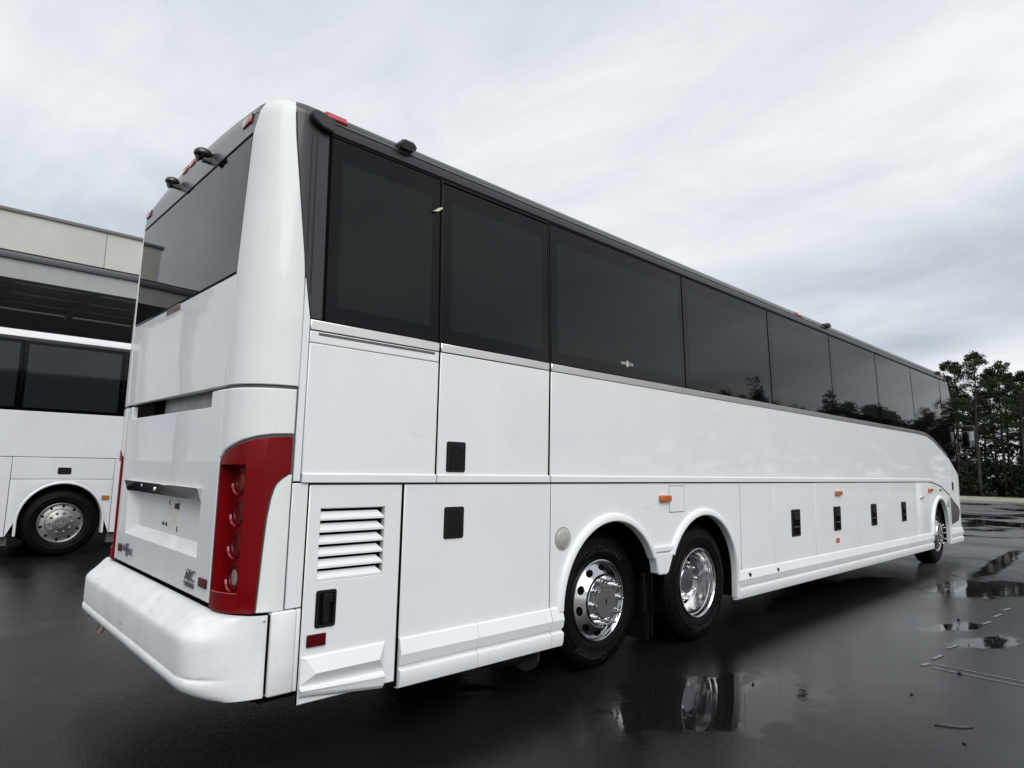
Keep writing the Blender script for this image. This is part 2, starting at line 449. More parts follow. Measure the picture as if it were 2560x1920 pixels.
for mir in (False, True):
    bm = bmesh.new()
    patch(bm, lambda u, v: (post_l(1.895 + .6 * v) - .010 + .020 * u, 1.895 + .6 * v), lin(2), lin(8), off=-.003, depth=0, edges='', mirror=mir)
    raw('post_seam', bm, VOID, bus)
    bm = bmesh.new()
    patch(bm, lambda u, v: (post_l(1.892 + 1.62 * v) * (1 - u) + post_r(1.892 + 1.62 * v) * u, 1.892 + 1.62 * v), lin(16), lin(60), off=0.003, depth=.02, ch=.004, mirror=mir, edges='lrb')
    raw('corner_post', bm, WHITE_D, bus)
    # charcoal quarter behind the last side window
    bm = bmesh.new()
    patch(bm, lambda u, v: ((post_r(2.262 + 1.15 * v) + (max(0, 2.5 - (2.262 + 1.15 * v)) * .18) + .003) * (1 - u) + T(.368) * u, 2.262 + 1.15 * v), lin(8), lin(24), off=0.001, depth=.02, mirror=mir)
    raw('window_pillar', bm, PILLAR, bus)
    # white strip below it
    bm = bmesh.new()
    patch(bm, lambda u, v: (T(.263) * (1 - u) + (T(.30) if 1.405 + 1.07 * v < 2.258 else T(.30 - (1.405 + 1.07 * v - 2.258) * .16)) * u, 1.405 + 1.07 * v), lin(1), lin(30), off=0.0, depth=.02, mirror=mir, ch=.003)
    raw('corner_strip', bm, WHITE, bus)
    bm = bmesh.new()
    patch(bm, rectfn(T(.262), T(.346), .775, 1.395), lin(1), lin(1), mirror=mir, ch=.003)
    raw('corner_strip', bm, WHITE, bus)
for (xa, xb, z0, z1) in ((.366, .378, 2.258, 3.335), (1.150, 1.176, 1.40, 3.335), (2.150, 2.182, 1.40, 3.335), (.344, .358, .30, 1.39), (.922, .948, .27, 1.39), (2.185, 2.194, .27, 1.39), (4.978, 4.992, .30, 1.39), (5.733, 5.745, .55, 1.39), (6.853, 6.865, .27, 1.39), (8.243, 8.255, .53, 1.39), (9.628, 9.640, .27, 1.39), (11.013, 11.025, .53, 1.39), (13.128, 13.152, .53, 1.95)):
    bm = bmesh.new(); patch(bm, rectfn(T(xa), T(xb), z0, z1), lin(1), lin(4), off=-.005, depth=0, edges='')
    raw('door_gap_shade', bm, VOID, bus)  # black strips fill the panel gaps, their shade put in as colour
for (xa, xb) in ((.364, .385), (1.144, 1.152), (2.168, 2.176), (3.986, 4.006), (5.772, 5.796), (7.586, 7.606), (9.397, 9.419), (11.192, 11.216)):
    bm = bmesh.new(); patch(bm, rectfn(T(xa), T(xb), 2.262, 3.335), lin(1), lin(4), off=.0015, depth=.004, ch=.001)
    raw('window_seal', bm, VOID, bus)
# thin upright mouldings on the pillar
for xx, zz0 in ((.262, 2.62), (.292, 2.40)):
    boxo('pillar_moulding', (xx, xx + .004, .0, .04, zz0, 3.33), RAIL, bus,
         M=Matrix.Shear('XY', 4, (0, 0)) @ Matrix(((1, 0, 0, 0), (0, 1, .037, -.0935), (0, 0, 1, 0), (0, 0, 0, 1))))

# high-mount lamp
boxo('high_brake_lamp', (-.006, .02, 1.22, 1.50, 2.458, 2.497), mat('dull_red_lens', (.12, .03, .028), .3, coat=.5), bus, bev=.004)

# --- engine door (rear), with slot, number-plate recess and badges
door = None
bm = bmesh.new()
Yl, Yr, Zb, Zt = 2.215, .305, .787, 1.876
SLl, SLr, SLz = 2.14, .49, 1.79
PLl, PLr, PLb, PLt = 2.03, .528, .985, 1.352
def rp(a, b, z0, z1, e): patch(bm, rectfn(TR(a), TR(b), z0, z1), lin(2), lin(2), off=.004, depth=.05, ch=.006, edges=e)
rp(Yl, SLl, SLz, Zt, 'lrt'); rp(SLr, Yr, SLz, Zt, 'lrt')
rp(Yl, SLl, PLt, SLz, 'l'); rp(SLl, SLr, PLt, SLz, 't'); rp(SLr, Yr, PLt, SLz, 'r')
rp(Yl, PLl, PLb, PLt, 'l'); rp(PLr, Yr, PLb, PLt, 'r')
rp(Yl, PLl, Zb, PLb, 'lb'); rp(PLl, PLr, Zb, PLb, 'b'); rp(PLr, Yr, Zb, PLb, 'rb')
door = raw('engine_door', bm, WHITE_R, bus)
bm = bmesh.new()   # plate recess with sloped sill and side walls
D = .055
o4 = [(-.004, PLl, PLb), (-.004, PLr, PLb), (-.004, PLr, PLt), (-.004, PLl, PLt)]
i4 = [(D, PLl - .09, PLb + .06), (D, PLr + .012, PLb + .06), (D, PLr + .012, PLt), (D, PLl - .09, PLt)]
vo = [bm.verts.new(p) for p in o4]; vi = [bm.verts.new(p) for p in i4]
bm.faces.new(vi)
for k in range(4): bm.faces.new((vo[k], vo[(k + 1) % 4], vi[(k + 1) % 4], vi[k]))
me = finish('plate_recess', bm, mat('recess_white', (.72, .74, .74), .5, coat=.3, var=(3, .05), streak=(10, .3, (.5, .47, .38))), door, ang=10)
for f in me.data.polygons: f.use_smooth = False
bm = bmesh.new(); box(bm, -.020, .050, .522, 2.045, 1.280, 1.352)
for v in bm.verts:
    if v.co.x < 0: v.co.x = -.034 if v.co.z > 1.3 else -.012
bmesh.ops.bevel(bm, geom=bm.edges[:], offset=.003, segments=1, affect='EDGES')
finish('chrome_bar', bm, MIRRORC, door, smooth=False)
bm = bmesh.new(); lathe(bm, [(0, .012), (.008, .011), (.010, 0.001)], (0, 0, 0), 16)
for v in bm.verts: v.co = Vector((-.022 - v.co.y, 1.33 + v.co.x, 1.318 + v.co.z))
finish('bar_screw', bm, CHROME, door)
bm = bmesh.new(); lathe(bm, [(0, .009), (.008, .008), (.010, 0.001)], (0, 0, 0), 16)
for v in bm.verts: v.co = Vector((-.022 - v.co.y, 1.62 + v.co.x, 1.33 + v.co.z))
finish('bar_screw', bm, CHROME, door)
for (y, z, w, h) in ((1.27, 1.235, .012, .03), (1.13, 1.22, .07, .034), (1.085, 1.222, .012, .05), (1.37, 1.10, .03, .02), (1.31, 1.098, .05, .008), (1.30, 1.10, .01, .03), (1.09, 1.085, .01, .035)):
    bm = bmesh.new(); poly_prism(bm, rrect(y - w / 2, y + w / 2, z - h / 2, z + h / 2, min(w, h) * .45), D - .003, D + .01, 'yz')
    finish('plate_mount_hole', bm, BLACK, door)
boxo('old_plate_residue', (D - .0015, D + .01, 1.10, 1.285, 1.085, 1.235), mat('yellowed_glue', (.66, .65, .56), .7, var=(18, .12)), door)
boxo('slot_lining', (.10, .12, SLr - .05, SLl + .05, 1.74, 1.93), SILLW, door)
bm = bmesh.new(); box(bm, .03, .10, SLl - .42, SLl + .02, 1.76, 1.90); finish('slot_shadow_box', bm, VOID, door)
# badges: maker's name with a tall H, and a three letter badge
def flat_text(name, s, size, ext, parent, m, place, shear=0, spacing=1.0):
    me = text_mesh(s, size, ext, spacing, shear)
    for v in me.vertices: v.co = place(v.co)
    me.update()
    return link(name, me, m, parent)
BADGE = mat('dull_chrome_badge', (.22, .23, .26), .3, metal=.8)
flat_text('maker_badge', 'VAN', .062, .004, door, BADGE, lambda c: Vector((-.008 - c.z, 1.985 - c.x, .888 + c.y)))
flat_text('maker_badge', 'OOL', .062, .004, door, BADGE, lambda c: Vector((-.008 - c.z, 1.828 - c.x, .876 + c.y)))
bm = bmesh.new()
for dy in (-.011, .011): box(bm, -.013, -.003, 1.906 + dy - .007, 1.906 + dy + .007, .842, .925)
box(bm, -.013, -.003, 1.895, 1.917, .876, .892)
finish('maker_badge', bm, BADGE, door)
flat_text('dealer_badge', 'ABC', .085, .004, door, BADGE, lambda c: Vector((-.008 - c.z, .60 - c.x, .885 + c.y)), shear=.25, spacing=.85)
bm = bmesh.new()
for k in range(3): box(bm, -.012, -.003, .525, .685 - .008 * k, .845 - .009 * k, .850 - .009 * k)
finish('dealer_badge', bm, BADGE, door)
for (a, b, z0, z1) in ((2.06, 2.15, .853, .905), (.338, .455, .850, .898)):
    boxo('reflector', (-.012, .0, a, b, z0, z1), REDL, door, bev=.004)

# --- lower corner posts with tail lamps
LTOP = [(-.045, 1.50), (0, 1.535), (R * radians(12.6), 1.559), (R * radians(31), 1.592), (R * radians(49), 1.614), (R * radians(66), 1.626), (R * radians(89), 1.631)]
LBOT = [(-.045, .772), (R * radians(30), .766), (R * radians(56), .765), (R * radians(59.2), .77), (R * radians(61), .945), (R * radians(62.3), 1.071), (R * radians(64.3), 1.218), (R * radians(67.2), 1.317), (R * radians(71.6), 1.387), (R * radians(78.8), 1.422), (R * radians(89.5), 1.450)]
TA = R * radians(89)
CH0, CH1, CZ0, CZ1 = -.018, R * radians(39.5), .858, 1.48
def ltop(t): return lerp_tab(LTOP, t)
def lbot(t): return lerp_tab(LBOT, t)
for mir in (False, True):
    bm = bmesh.new()
    tl, tr_ = -.042, TA
    W = tr_ - tl
    grid = sorted({(p[0] - tl) / W for p in LTOP + LBOT if tl < p[0] < tr_} | set(lin(30)))
    def zone(a, b, lo, hi, e):
        us = [0] + [(tl + W * u - a) / (b - a) for u in grid if a < tl + W * u < b] + [1]
        patch(bm, lambda u, v: (a + (b - a) * u, lo(a + (b - a) * u) * (1 - v) + hi(a + (b - a) * u) * v), us, lin(6), off=.006, depth=.03, ch=.005, edges=e, mirror=mir)
    zone(tl, CH0, lbot, ltop, 'lbt')
    zone(CH0, CH1, lambda t: CZ1, ltop, 'tb')
    zone(CH0, CH1, lbot, lambda t: CZ0, 'tb')
    zone(CH1, tr_, lbot, ltop, 'rbt')
    lamp = raw('tail_lamp', bm, RED, bus)
    # channel: flat rear-facing floor with side wall
    bm = bmesh.new()
    yf0, yf1, xf = .268, .085, .062
    def Q(x, y, z): return bm.verts.new((x, BW - y if mir else y, z))
    def quad(*p): bm.faces.new([Q(*q) for q in p])
    quad((xf, yf0, CZ0 - .02), (xf, yf1, CZ0 - .02), (xf, yf1, CZ1 + .02), (xf, yf0, CZ1 + .02))
    quad((-.004, yf0, CZ0 - .02), (xf, yf0, CZ0 - .02), (xf, yf0, CZ1 + .02), (-.004, yf0, CZ1 + .02))
    for zz, dzz in ((CZ0, .012), (CZ1, -.004)):
        ring = [(B(t, zz, .004).x, B(t, zz, .004).y) for t in [CH0 + (CH1 - CH0) * k / 10 for k in range(11)]]
        bm.faces.new([Q(x, y, zz) for x, y in ring] + [Q(xf, yf1, zz - dzz), Q(xf, yf0, zz - dzz)])
    finish('lamp_channel', bm, RED, lamp, ang=20)
    if not mir:
        bm = bmesh.new()      # pale rim of the lower shelf
        tube(bm, [tuple(B(CH0 + (CH1 - CH0) * k / 14, CZ0, .006)) for k in range(15)], .0035, 6)
        finish('shelf_rim', bm, PINK, lamp)
    for (zc, lm) in ((1.402, AMBERD), (1.246, REDL), (1.088, REDL), (.928, CLEARL)):
        bm = bmesh.new()
        lathe(bm, [(0, .060), (.004, .060), (.004, .054), (-.004, .052)], (0, 0, 0), 28)
        for v in bm.verts: v.co = Vector((xf - .001 - v.co.y, (BW - .160 if mir else .160) + v.co.x, zc + v.co.z))
        finish('lamp_bezel', bm, mat('dark_red_bezel', (.05, .002, .004), .4), lamp)
        bm = bmesh.new()
        lathe(bm, [(-.004, .053), (-.001, .046), (.001, .03), (.002, .001)], (0, 0, 0), 28)
        for v in bm.verts: v.co = Vector((xf - v.co.y, (BW - .160 if mir else .160) + v.co.x, zc + v.co.z))
        finish('lamp_lens', bm, lm, lamp)
        if not mir:
            bm = bmesh.new()
            tube(bm, [(xf - .018, .160 + .064 * cos(radians(a)), zc + .064 * sin(radians(a))) for a in range(-15, -100, -8)][::-1], .007, 6)
            finish('lamp_lip', bm, PINK, lamp)
    # white cap above the lamp and white filler beside it
    bm = bmesh.new()
    tl2, tr2 = -.062, L + .002
    patch(bm, lambda u, v: (tl2 + (tr2 - tl2) * u, (ltop(tl2 + (tr2 - tl2) * u) + .014) * (1 - v) + 1.874 * v), lin(24), lin(3), off=.004, depth=.03, mirror=mir, ch=.006)
    raw('tail_cap', bm, WHITE_D, bus)
    bm = bmesh.new()
    def fl(z):
        return lerp_tab([(.77, R * radians(59.2) + .008), (.945, R * radians(61) + .008), (1.071, R * radians(62.3) + .008), (1.218, R * radians(64.3) + .008), (1.317, R * radians(67.2) + .008), (1.387, R * radians(71.6) + .008), (1.416, R * radians(78.8) + .006), (1.440, R * radians(88))], z)
    patch(bm, lambda u, v: (fl(.77 + .668 * v) * (1 - u) + (L + .002) * u, .77 + .668 * v), lin(10), [k / 30 for k in range(31)], off=.004, depth=.03, mirror=mir)
    raw('tail_filler', bm, WHITE_D, bus)
    bm = bmesh.new()
    patch(bm, rectfn(CH1 + .01, L + .012, .768, 1.62), lin(12), lin(1), off=-.008, depth=0, edges='', mirror=mir)
    patch(bm, rectfn(-.06, L + .012, 1.485, 1.888), lin(18), lin(1), off=-.008, depth=0, edges='', mirror=mir)
    patch(bm, rectfn(-.06, -.022, .768, 1.62), lin(2), lin(1), off=-.008, depth=0, edges='', mirror=mir)
    raw('tail_backing', bm, SEAM, bus)
bm = bmesh.new(); box(bm, .13, .18, .10, 2.50, .40, 1.95); finish('rear_backing', bm, VOID, bus)
# left edge trim of the rear face
boxo('rear_edge_trim', (-.004, .03, 2.232, 2.26, .79, 1.87), mat('old_white_seal', (.6, .58, .53), .6), bus, bev=.003)

# --- rear bumper
bm = bmesh.new()
PROF = [(-.02, .735, 0), (-.012, .757, 0), (0.0, .757, 0), (.025, .753, .10), (.05, .741, .3), (.09, .712, .55), (.128, .681, .80), (.142, .666, .9), (.149, .650, .95), (.150, .625, 1), (.150, .505, 1), (.148, .492, 1), (.136, .486, 1), (.136, .480, 1), (.150, .474, 1), (.156, .462, 1), (.152, .440, 1), (.135, .415, 1), (.10, .393, 1), (.05, .380, 1), (-.05, .376, 1)]
st = []
for k in range(19):
    y = 1.3 + (.30 - 1.3) * k / 18; st.append(((0.0, y), (-1.0, y), 0.0))
for k in range(1, 17):
    a = radians(90 * k / 16)
    pi_ = (.17 - .17 * cos(a), .30 - .30 * sin(a)); q_ = k / 16; po = tuple((1 - q_) ** 3 * A_ + 3 * q_ * (1 - q_) ** 2 * B_ + 3 * q_ * q_ * (1 - q_) * C0_ + q_ ** 3 * D_ for A_, B_, C0_, D_ in ((-.15, -.15, -.09, .17), (.30, .13, .03, -.015)))
    st.append((pi_, po, k / 16))
def bump_pt(s, d, z, mir):
    (ix, iy), (ox, oy), w = s
    if ox == -1.0: x, y = -d, iy
    else:
        q = d / .15
        x, y = ix + (ox - ix) * q, iy + (oy - iy) * q
        if d < 0: x, y = ix - d * (1 - w * .2), iy - d * w
    zz = z + 0.0
    return (x, BW - y if mir else y, zz)
for mir in (False, True):
    rows = []
    for s in st:
        w = s[2]; row = []
        for (d, z, kk) in PROF:
            # towards the side end the sloping top closes up to a plain upright face
            e = max(0, (w - .25) / .75); e = e * e * (3 - 2 * e)
            d2 = d if d < 0 else d + (.15 - d) * e * (1 if z > .6 else 0.0)
            if z < .46 and d >= 0: d2 = d + (.15 - d) * e * .85
            if .47 < z < .50: d2 = d + (.15 - d) * min(1, e * 1.3)
            row.append(bm.verts.new(bump_pt(s, d2, z, mir)))
        rows.append(row)
    for i in range(len(rows) - 1):
        for j in range(len(PROF) - 1):
            f = [rows[i][j], rows[i][j + 1], rows[i + 1][j + 1], rows[i + 1][j]]
            bm.faces.new(f if mir else f[::-1])
    endf = [v for v in rows[-1]]
    bm.faces.new(endf if not mir else endf[::-1])
bmesh.ops.remove_doubles(bm, verts=bm.verts[:], dist=1e-5)
bumper = finish('rear_bumper', bm, WHITE_B, bus, ang=40)
for mir in (False, True):
    bm = bmesh.new()
    box(bm, .192, .322, -.012, .05, .372, .768, bev=.010)
    if mir:
        for v in bm.verts: v.co.y = BW - v.co.y
    finish('bumper_end', bm, WHITE_B, bus, ang=50)
    bm = bmesh.new(); box(bm, .325, .347, 0.0, .04, .372, .768, bev=.003)
    if mir:
        for v in bm.verts: v.co.y = BW - v.co.y
    finish('bumper_end_rail', bm, WHITE, bus, ang=50)
boxo('bumper_gap_shade', (.160, .200, .004, .03, .39, .755), VOID, bus)  # dark strip inside the bumper joint stands in for its shade
boxo('bumper_screw', (.148, .158, -.021, -.012, .735, .745), ALU, bumper, bev=.003)
bm = bmesh.new()
tube(bm, [(-.06, 2.33, .40), (-.03, 2.40, .31), (-.02, 2.46, .245), (-.02, 2.36, .26), (-.03, 2.24, .31), (-.05, 2.17, .37)], [.012, .016, .008, .018, .022, .02], 6)
for v in bm.verts: v.co.x = -.03 + (v.co.x + .03) * .5
finish('tie_down_strap', bm, STRAPM, bus)
bm = bmesh.new()
tube(bm, [(-.05, 2.64, .325), (-.05, 2.60, .335), (-.05, 2.50, .34), (-.04, 2.40, .36)], .007, 6)
finish('loose_cable', bm, BLACK, bus)

# --- side: upper panels and glass
def side_patch(name, x0, x1, zlo, zhi, m, parent=bus, nu=1, off=0, depth=.02, ch=.004, edges='lrbt', nv=1, xs=None, mirror=False):
    bm = bmesh.new()
    us = lin(nu) if xs is None else [(x - x0) / (x1 - x0) for x in xs]
    lo = zlo if callable(zlo) else (lambda x: zlo)
    hi = zhi if callable(zhi) else (lambda x: zhi)
    patch(bm, lambda u, v: (T(x0 + (x1 - x0) * u), lo(x0 + (x1 - x0) * u) * (1 - v) + hi(x0 + (x1 - x0) * u) * v), us, lin(nv), off=off, depth=depth, ch=ch, edges=edges, mirror=mirror)
    return raw(name, bm, m, parent)
pA = side_patch('body_panel', .306, 1.156, 1.404, 2.132, WHITE)
side_patch('vent_strip', .306, 1.156, 2.136, 2.198, WHITE)
boxo('vent_slot', (.352, 1.122, -.0015, .01, 2.178, 2.193), mat('shaded_slot', (.10, .10, .10), .7), bus)
pB = side_patch('engine_side_door', 1.170, 2.156, 1.404, 2.198, WHITE)
xs_long = [2.176 + k * .4 for k in range(23)] + [11.29 + k * .15 for k in range(13)] + [13.14]
side_patch('body_panel', 2.176, 13.14, lambda x: belt(x) + .008, lambda x: glz(x) - .062, WHITE, xs=xs_long)
# aluminium trim under the glass
side_patch('glass_trim', .304, 1.156, 2.202, 2.257, ALU, depth=.02, off=.003)
side_patch('glass_trim', 1.170, 2.156, 2.202, 2.257, ALU, depth=.02, off=.003)
side_patch('glass_trim', 2.176, 13.14, lambda x: glz(x) - .060, lambda x: glz(x) - .004, ALU, xs=xs_long, depth=.02, off=.003)
# windows: black bordered panes with a clear centre
WX = [(.376, 1.148), (1.168, 2.150), (2.172, 3.992), (4.000, 5.780), (5.788, 7.592), (7.600, 9.404), (9.412, 11.200), (11.208, 13.06)]
for k, (a, b) in enumerate(WX):
    n = 1 if k < 7 else 14
    top = 3.332 if k != 1 else 3.318
    w = side_patch('side_window', a, b, lambda x: glz(x), top, FRIT, nu=n, nv=1, ch=.004, off=0.0)
    if k < 7:
        side_patch('clear_pane', a + .075, b - .065, 2.35, 3.20, GLASS, parent=w, off=.0006, depth=0, edges='')
    if k == 1:
        bm = bmesh.new()
        for d in ((a - .012, a, 2.205, 3.34), (b, b + .012, 2.205, 3.34), (a, b, 3.322, 3.336)):
            patch(bm, rectfn(T(d[0]), T(d[1]), d[2], d[3]), lin(1), lin(4), off=.006, depth=.03, ch=.002)
        raw('door_window_frame', bm, BLACK, w)
side_patch('front_side_window', 13.075, 13.84, lambda x: glz(x), 2.815, FRIT, nu=10)
side_patch('front_side_window', 13.075, 13.84, 2.83, 3.332, FRIT, nu=6, nv=6)
# black seal line along the upper edge of the glass, window seam strips
side_patch('glass_seal', .372, 13.5, 3.334, 3.342, BLACK, nu=40, off=.004, depth=.02, ch=.001)
# maker's mark on the third window
flat_text('window_mark', 'VAN', .034, 0, bus, DECAL, lambda c: Vector((3.047 + c.x, -.0012 + B(T(3), 2.37).y, 2.3705 + c.y)))
flat_text('window_mark', 'OOL', .034, 0, bus, DECAL, lambda c: Vector((3.150 + c.x, -.0012 + B(T(3), 2.37).y, 2.3705 + c.y)))
bm = bmesh.new(); yy = B(T(3), 2.37).y - .0012
for x0 in (3.090, 3.104): box(bm, x0, x0 + .009, yy - .0005, yy, 2.345, 2.396)
box(bm, 3.099, 3.104, yy - .0005, yy, 2.367, 2.374)
finish('window_mark', bm, DECAL, bus)
bm = bmesh.new(); poly_prism(bm, [(1.075, 3.092), (1.118, 3.104), (1.15, 3.130), (1.148, 3.140), (1.118, 3.125)], .010, .021)
finish('tape_scrap', bm, TAPE, bus)

# rail (gutter) above the windows
def sweep_side(name, pts, prof, m, parent=bus, surf=None):
    """profile of (dz, out) carried along (x, z) points on the side"""
    bm = bmesh.new(); rows = []
    for (x, z) in pts:
        rows.append([bm.verts.new(B(T(x), z + dz, o)) for dz, o in prof])
    for i in range(len(rows) - 1):
        for j in range(len(prof) - 1):
            bm.faces.new((rows[i][j], rows[i][j + 1], rows[i + 1][j + 1], rows[i + 1][j]))
    bm.faces.new(rows[0]); bm.faces.new(rows[-1][::-1])
    return finish(name, bm, m, parent, ang=35)
railx = [.372, 2, 4, 6, 8, 10, 11.5, 12.5, 12.8, 13.1, 13.3, 13.5]
sweep_side('roof_rail', [(x, 3.38) for x in railx], [(-.038, -.02), (-.038, .006), (-.030, .013), (0.0, .016), (.020, .014), (.026, .010), (.030, -.02)], RAIL)
sweep_side('rail_bead', [(x, 3.412) for x in railx], [(-.005, -.01), (-.005, .014), (0, .018), (.005, .014), (.006, -.01)], mat('worn_grey_bead', (.22, .22, .225), .4), bus)
bm = bmesh.new()
poly_prism(bm, [(.238, 3.405), (.243, 3.422), (.262, 3.432), (.376, 3.414), (.376, 3.335), (.30, 3.345), (.255, 3.37), (.240, 3.388)], -.004, .06)
bmesh.ops.bevel(bm, geom=bm.edges[:], offset=.006, segments=2, affect='EDGES')
finish('rail_end_cap', bm, RAIL, bus, ang=40)
# roof-edge markers and side cameras
def on_cove(x, z, off): return B(T(x), z, off)
def cove_box(name, x0, x1, z0, z1, th, m, parent=bus, bev=.004):
    bm = bmesh.new()
    p = [on_cove(x0, z0, 0), on_cove(x1, z0, 0), on_cove(x1, z1, 0), on_cove(x0, z1, 0)]
    n = Vector((0, -1, .35)).normalized()
    A = [bm.verts.new(q - n * .01) for q in p]; C_ = [bm.verts.new(q + n * th) for q in p]
    bm.faces.new(A[::-1]); bm.faces.new(C_)
    for i in range(4): bm.faces.new((A[i], A[(i + 1) % 4], C_[(i + 1) % 4], C_[i]))
    bmesh.ops.bevel(bm, geom=bm.edges[:], offset=bev, segments=2, affect='EDGES')
    return finish(name, bm, m, parent, ang=40)
cove_box('roof_marker_lamp', .338, .470, 3.425, 3.468, .022, REDM)
for x0 in (6.62, ): cove_box('roof_marker_lamp', x0, x0 + .15, 3.425, 3.462, .022, AMBER)
cove_box('roof_marker_lamp', 13.25, 13.40, 3.40, 3.44, .03, AMBER)
for x0 in (.80, 7.45, 12.86):
    bm = bmesh.new()
    prof_ = rrect(x0, x0 + .115, 3.412, 3.468, .026, 5)
    poly_prism(bm, prof_, -.018, .12)
    bmesh.ops.bevel(bm, geom=[e for e in bm.edges if abs(e.verts[0].co.y + .018) < .001 and abs(e.verts[1].co.y + .018) < .001], offset=.006, segments=2, affect='EDGES')
    po = finish('side_camera', bm, mat('camera_housing', (.035, .036, .036), .35, coat=.3), bus, ang=40)
    bm = bmesh.new(); poly_prism(bm, rrect(x0 + .010, x0 + .105, 3.418, 3.458, .019, 5), -.0195, -.003)
    finish('camera_glass', bm, PLAST, po)
# rear marker lamps and cameras
for (y, z, w, h) in ((.330, 3.376, .115, .042), (1.165, 3.415, .11, .036), (1.315, 3.418, .11, .036), (1.465, 3.418, .11, .036), (2.30, 3.384, .10, .042)):
    p = B(TR(y), z - .0, 0)
    bm = bmesh.new(); box(bm, p.x - .014, p.x + .01, y - w / 2, y + w / 2, p.z - h / 2, p.z + h / 2, bev=.004)
    o = finish('rear_marker_lamp', bm, REDM, bus, ang=40)
    bm = bmesh.new(); box(bm, p.x - .006, p.x + .012, y - w / 2 - .008, y + w / 2 + .008, p.z - h / 2 - .007, p.z + h / 2 + .007, bev=.003)
    finish('lamp_frame', bm, BLACK, o, ang=40)
for (y, z, s) in ((.915, 3.385, .78), (1.54, 3.405, .66)):
    bm = bmesh.new()
    bmesh.ops.create_uvsphere(bm, u_segments=20, v_segments=12, radius=.055 * s)
    for v in bm.verts:
        v.co = Vector((v.co.x * 1.3 - .045, v.co.y * 1.1, v.co.z * .95 if v.co.z > 0 else v.co.z * .65))
        v.co += Vector((0.012, y, z))
    box(bm, -.035, .03, y - .022, y + .022, z - .055 * s, z - .012)
    o = finish('rear_camera', bm, mat('camera_shell', (.014, .015, .015), .25, coat=.5), bus, ang=40)
    bm = bmesh.new(); bmesh.ops.create_cone(bm, cap_ends=True, segments=16, radius1=.022, radius2=.018, depth=.03)
    for v in bm.verts: v.co = Matrix.Rotation(radians(65), 3, 'Y') @ v.co + Vector((-.07 * s, y, z - .025))
    finish('camera_lens', bm, PLAST, o)

# belt moulding
BPROF = [(-.001, -.01), (0.0, .012), (.040, .013), (.048, .002), (.048, -.01)]
for (a, b) in ((.306, 1.158), (1.168, 2.160), ):
    sweep_side('belt_moulding', [(a, 1.400), (b, 1.400)], BPROF, WHITE)
bx = [2.178, 4, 6, 8, 10, 11.5, 11.75, 11.86, 11.97, 12.1, 12.25, 12.5, 12.8, 13.12]
sweep_side('belt_moulding', [(x, belt(x) + .002) for x in bx], BPROF, WHITE)
side_patch('belt_gap', .30, 13.13, lambda x: belt(x) - .012, lambda x: belt(x) + .004, LINE, xs=[.30] + bx, off=-.006, depth=0, edges='')

# --- lower side
ZS = .528
vent = None
bm = bmesh.new()
VX0, VX1, VZ0, VZ1 = .356, .926, .300, 1.386
LX0, LX1, LZ0, LZ1 = .422, .818, .893, 1.262
def vp(a, b, z0, z1, e): patch(bm, rectfn(T(a), T(b), z0, z1), lin(1), lin(1), depth=.03, ch=.005, edges=e)
vp(VX0, LX0, VZ0, VZ1, 'lrbt'.replace('r', '')); vp(LX1, VX1, VZ0, VZ1, 'rbt')
vp(LX0, LX1, VZ0, LZ0, 'bt'); vp(LX0, LX1, LZ1, VZ1, 'bt')
vent = raw('vent_door', bm, WHITE, bus)
boxo('louvre_backing', (LX0 - .01, LX1 + .01, .055, .07, LZ0 - .01, LZ1 + .01), VOID, vent)
bm = bmesh.new()
for xx in (LX0 - .002, LX1 - .002): box(bm, xx, xx + .004, .002, .06, LZ0 - .004, LZ1 + .004)
finish('louvre_jamb', bm, WHITE, vent)
pitch_ = (LZ1 - LZ0) / 6
for k in range(6):
    z0 = LZ0 + k * pitch_
    bm = bmesh.new()
    pr = [(.0005, z0 + .001), (.0005, z0 + .012), (.024, z0 + .046), (.027, z0 + .044), (.005, z0 + .004)]
    xr = LX1 - .004
    A = [bm.verts.new((LX0 + .001, a, b)) for a, b in pr]; Bv = [bm.verts.new((xr - (.035 if a > .01 else 0), a, b)) for a, b in pr]
    bm.faces.new(A); bm.faces.new(Bv[::-1])
    for i in range(5): bm.faces.new((A[i], A[(i + 1) % 5], Bv[(i + 1) % 5], Bv[i]))
    finish('louvre_slat', bm, WHITE, vent, smooth=False)
# doors along the flank
def arch_z(xc, rx, rz, zc=.50):
    def f(x):
        d = (x - xc) / rx
        return zc + rz * sqrt(max(0, 1 - d * d)) if abs(d) < 1 else 0
    return f
at, ad, af = arch_z(2.905, .64, .648), arch_z(4.265, .64, .648), arch_z(12.39, .585, .635)
big = side_patch('engine_bay_door', .944, 2.186, ZS + .002, 1.386, WHITE)
def qlo(x):
    z = max(ZS, at(x), ad(x))
    if 3.40 < x < 3.78: z = max(z, .80)
    return z
def cosx(xc, r, n): return [xc - r * cos(pi * k / n) for k in range(n + 1)]
qx = sorted([2.193, 2.22] + cosx(2.905, .6399, 40) + cosx(4.265, .6399, 40) + [3.5, 3.58, 3.66, 4.94, 4.98])
qx = [x for x in qx if 2.193 <= x <= 4.98]
quarter = side_patch('wheel_arch_panel', 2.193, 4.98, qlo, 1.386, WHITE, xs=qx, depth=.02, ch=.003)
flank = [(4.990, 5.735), (5.743, 6.855), (6.863, 8.245), (8.253, 9.630), (9.638, 11.015)]
doors = []
for k, (a, b) in enumerate(flank):
    doors.append(side_patch('luggage_door', a, b, ZS + .002, 1.386, WHITE, ch=.004 if k in (1, 2) else .002))
fx = sorted([11.023, 11.4, 11.7] + cosx(12.39, .5849, 40) + [11.75, 11.97, 12.5, 13.0, 13.13])
